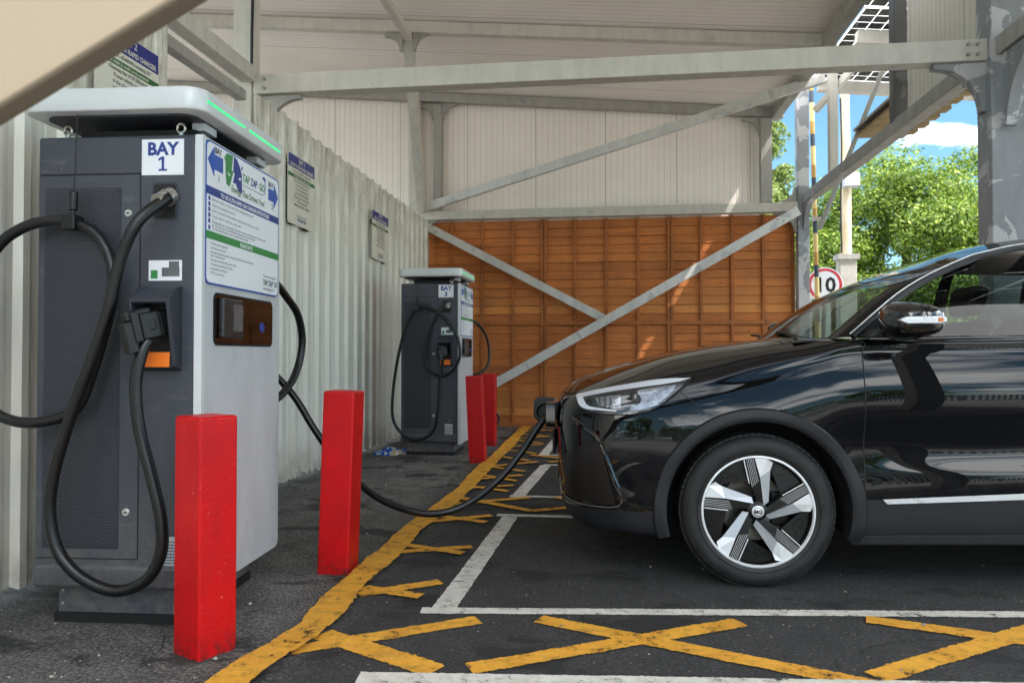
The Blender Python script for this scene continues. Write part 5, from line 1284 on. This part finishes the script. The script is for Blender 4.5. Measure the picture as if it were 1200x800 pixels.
# speed limit sign
sl = empty('speed_sign', (3.16, 11.25, 0)); tag(sl, 'round red rimmed speed limit sign showing 10 beside the grey corner post', 'sign')
F2 = lambda x, y, h: (x, -h, 2.05+y)
m = MB(); m.lathe([(0, .004), (.25, .004), (.252, 0), (.252, -.004), (0, -.004)], F2, 48); dsc = m.build('sign_face', M['signwhite'], sl)
m = MB(); m.lathe([(.196, .0055), (.236, .0055)], F2, 48); m.build('red_ring', M['signred'], dsc)
lettering('10', .30, M['gap'], lambda a, b: (a, -.0065, 1.945+b), 'lettering', dsc, .008, 'CENTER')
m = MB(); m.cyl((0, .04, 0), (0, .04, 2.3), .03, 14); m.build('sign_post', M['steel_dark'], sl, smooth=True)
# weathered pole
wp = empty('weathered_pole', (3.70, 12.05, 0)); tag(wp, 'tall weathered cream pole with rust stains and a small grey floodlight box', 'pole')
m = MB(); m.tube([(0, 0, 2.2), (.005, 0, 3.6), (-.005, 0, 5.1)], [.085, .08, .07], 8); m.build('pole_shaft', M['oldpole'], wp)
m = MB(); m.box((-.13, -.1, 0), (.13, .1, 2.55)); m.build('pole_base', M['concrete'], wp, bevel=.02)
m = MB(); m.box((-.16, -.14, 2.50), (.16, .12, 2.58)); m.build('base_cap', M['steel_dark'], wp)
m = MB(); m.box((-.08, -.24, 3.60), (.14, -.07, 3.80)); m.build('floodlight', M['label'], wp, bevel=.01)
m = MB(); m.bar((-.10, -.12, 3.83), (.12, -.12, 3.86), .04, .06); m.build('bracket', M['steel_dark'], wp)
m = MB(); m.tube(catmull([(-.09, -.08, 2.6), (-.10, -.09, 3.4), (-.08, -.08, 4.2), (-.09, -.08, 5.0)], 5), .012, 6); m.build('wire', M['black'], wp)

# ------------------------------------------------------------------ camera, sun, sky
HX = 1.04
cam = bpy.data.cameras.new('camera'); co = bpy.data.objects.new('camera', cam); COL.objects.link(co)
co.location = (0, 0, HX); cam.sensor_width = 36; cam.lens = 870/1200*36; cam.clip_start = .02; cam.clip_end = 1000
co.rotation_euler = (math.pi/2+math.atan(15/870), 0, math.atan(110/870))
cam.dof.use_dof = True; cam.dof.focus_distance = 3.6; cam.dof.aperture_fstop = 4.5
scn.camera = co
to_sun = Vector((.60, -.42, 1.0)).normalized()
sl_ = bpy.data.lights.new('sun', 'SUN'); sl_.energy = 5.0; sl_.angle = R(.53); sl_.color = (1, .95, .88)
so = bpy.data.objects.new('sun', sl_); COL.objects.link(so); so.rotation_euler = to_sun.to_track_quat('Z', 'Y').to_euler(); so.location = (6, -6, 12)
w = bpy.data.worlds.new('World'); scn.world = w; w.use_nodes = True; nt = w.node_tree; nt.nodes.clear()
out = nt.nodes.new('ShaderNodeOutputWorld'); bg = nt.nodes.new('ShaderNodeBackground'); sky = nt.nodes.new('ShaderNodeTexSky')
sky.sky_type = 'NISHITA'; sky.sun_disc = False; sky.sun_elevation = math.asin(to_sun.z); sky.sun_rotation = math.atan2(to_sun.x, to_sun.y)
sky.air_density = 1.0; sky.dust_density = .6; sky.ozone_density = 1.4
tc = nt.nodes.new('ShaderNodeTexCoord'); sep = nt.nodes.new('ShaderNodeSeparateXYZ'); nt.links.new(tc.outputs['Generated'], sep.inputs[0])
# flatten the direction onto a cloud layer
def wm(op, a, b):
    n = nt.nodes.new('ShaderNodeMath'); n.operation = op
    for i, v in enumerate((a, b)):
        if hasattr(v, 'is_linked'): nt.links.new(v, n.inputs[i])
        else: n.inputs[i].default_value = v
    return n.outputs[0]
zz = wm('MAXIMUM', wm('ADD', sep.outputs[2], .10), .02)
cmb = nt.nodes.new('ShaderNodeCombineXYZ'); nt.links.new(wm('DIVIDE', sep.outputs[0], zz), cmb.inputs[0]); nt.links.new(wm('DIVIDE', sep.outputs[1], zz), cmb.inputs[1])
cmb.inputs[2].default_value = 3.1
no = nt.nodes.new('ShaderNodeTexNoise'); no.inputs['Scale'].default_value = .85; no.inputs['Detail'].default_value = 7; no.inputs['Roughness'].default_value = .56; no.inputs['Distortion'].default_value = .25
nt.links.new(cmb.outputs[0], no.inputs['Vector'])
cr = nt.nodes.new('ShaderNodeMapRange'); nt.links.new(no.outputs['Fac'], cr.inputs[0]); cr.inputs[1].default_value = .50; cr.inputs[2].default_value = .62
# broken cloud: bright banks added overhead and behind as fill, thinner to the north
fill_bank = nt.nodes.new('ShaderNodeMapRange'); nt.links.new(wm('SUBTRACT', sep.outputs[2], wm('MULTIPLY', sep.outputs[1], .28)), fill_bank.inputs[0])
fill_bank.inputs[1].default_value = .1; fill_bank.inputs[2].default_value = .95; fill_bank.inputs[3].default_value = 0; fill_bank.inputs[4].default_value = .25
lo = wm('SUBTRACT', .60, fill_bank.outputs[0]); nt.links.new(lo, cr.inputs[1]); nt.links.new(wm('ADD', lo, .11), cr.inputs[2])
mx = nt.nodes.new('ShaderNodeMix'); mx.data_type = 'RGBA'; nt.links.new(cr.outputs[0], mx.inputs[0]); sk2 = nt.nodes.new('ShaderNodeVectorMath'); sk2.operation = 'MULTIPLY_ADD'; nt.links.new(sky.outputs[0], sk2.inputs[0]); sk2.inputs[1].default_value = (1.1, 1.45, 1.45); sk2.inputs[2].default_value = (.1, .5, .7); nt.links.new(sk2.outputs[0], mx.inputs[6]); mx.inputs[7].default_value = (52, 52, 52.3, 1)
nt.links.new(mx.outputs[2], bg.inputs[0]); bg.inputs[1].default_value = .15; nt.links.new(bg.outputs[0], out.inputs[0])
scn.view_settings.view_transform = 'Standard'; scn.view_settings.look = 'None'; scn.view_settings.exposure = 0
scn.render.engine = 'CYCLES'
scn.cycles.max_bounces = 12; scn.cycles.diffuse_bounces = 6; scn.cycles.glossy_bounces = 5; scn.cycles.transparent_max_bounces = 16
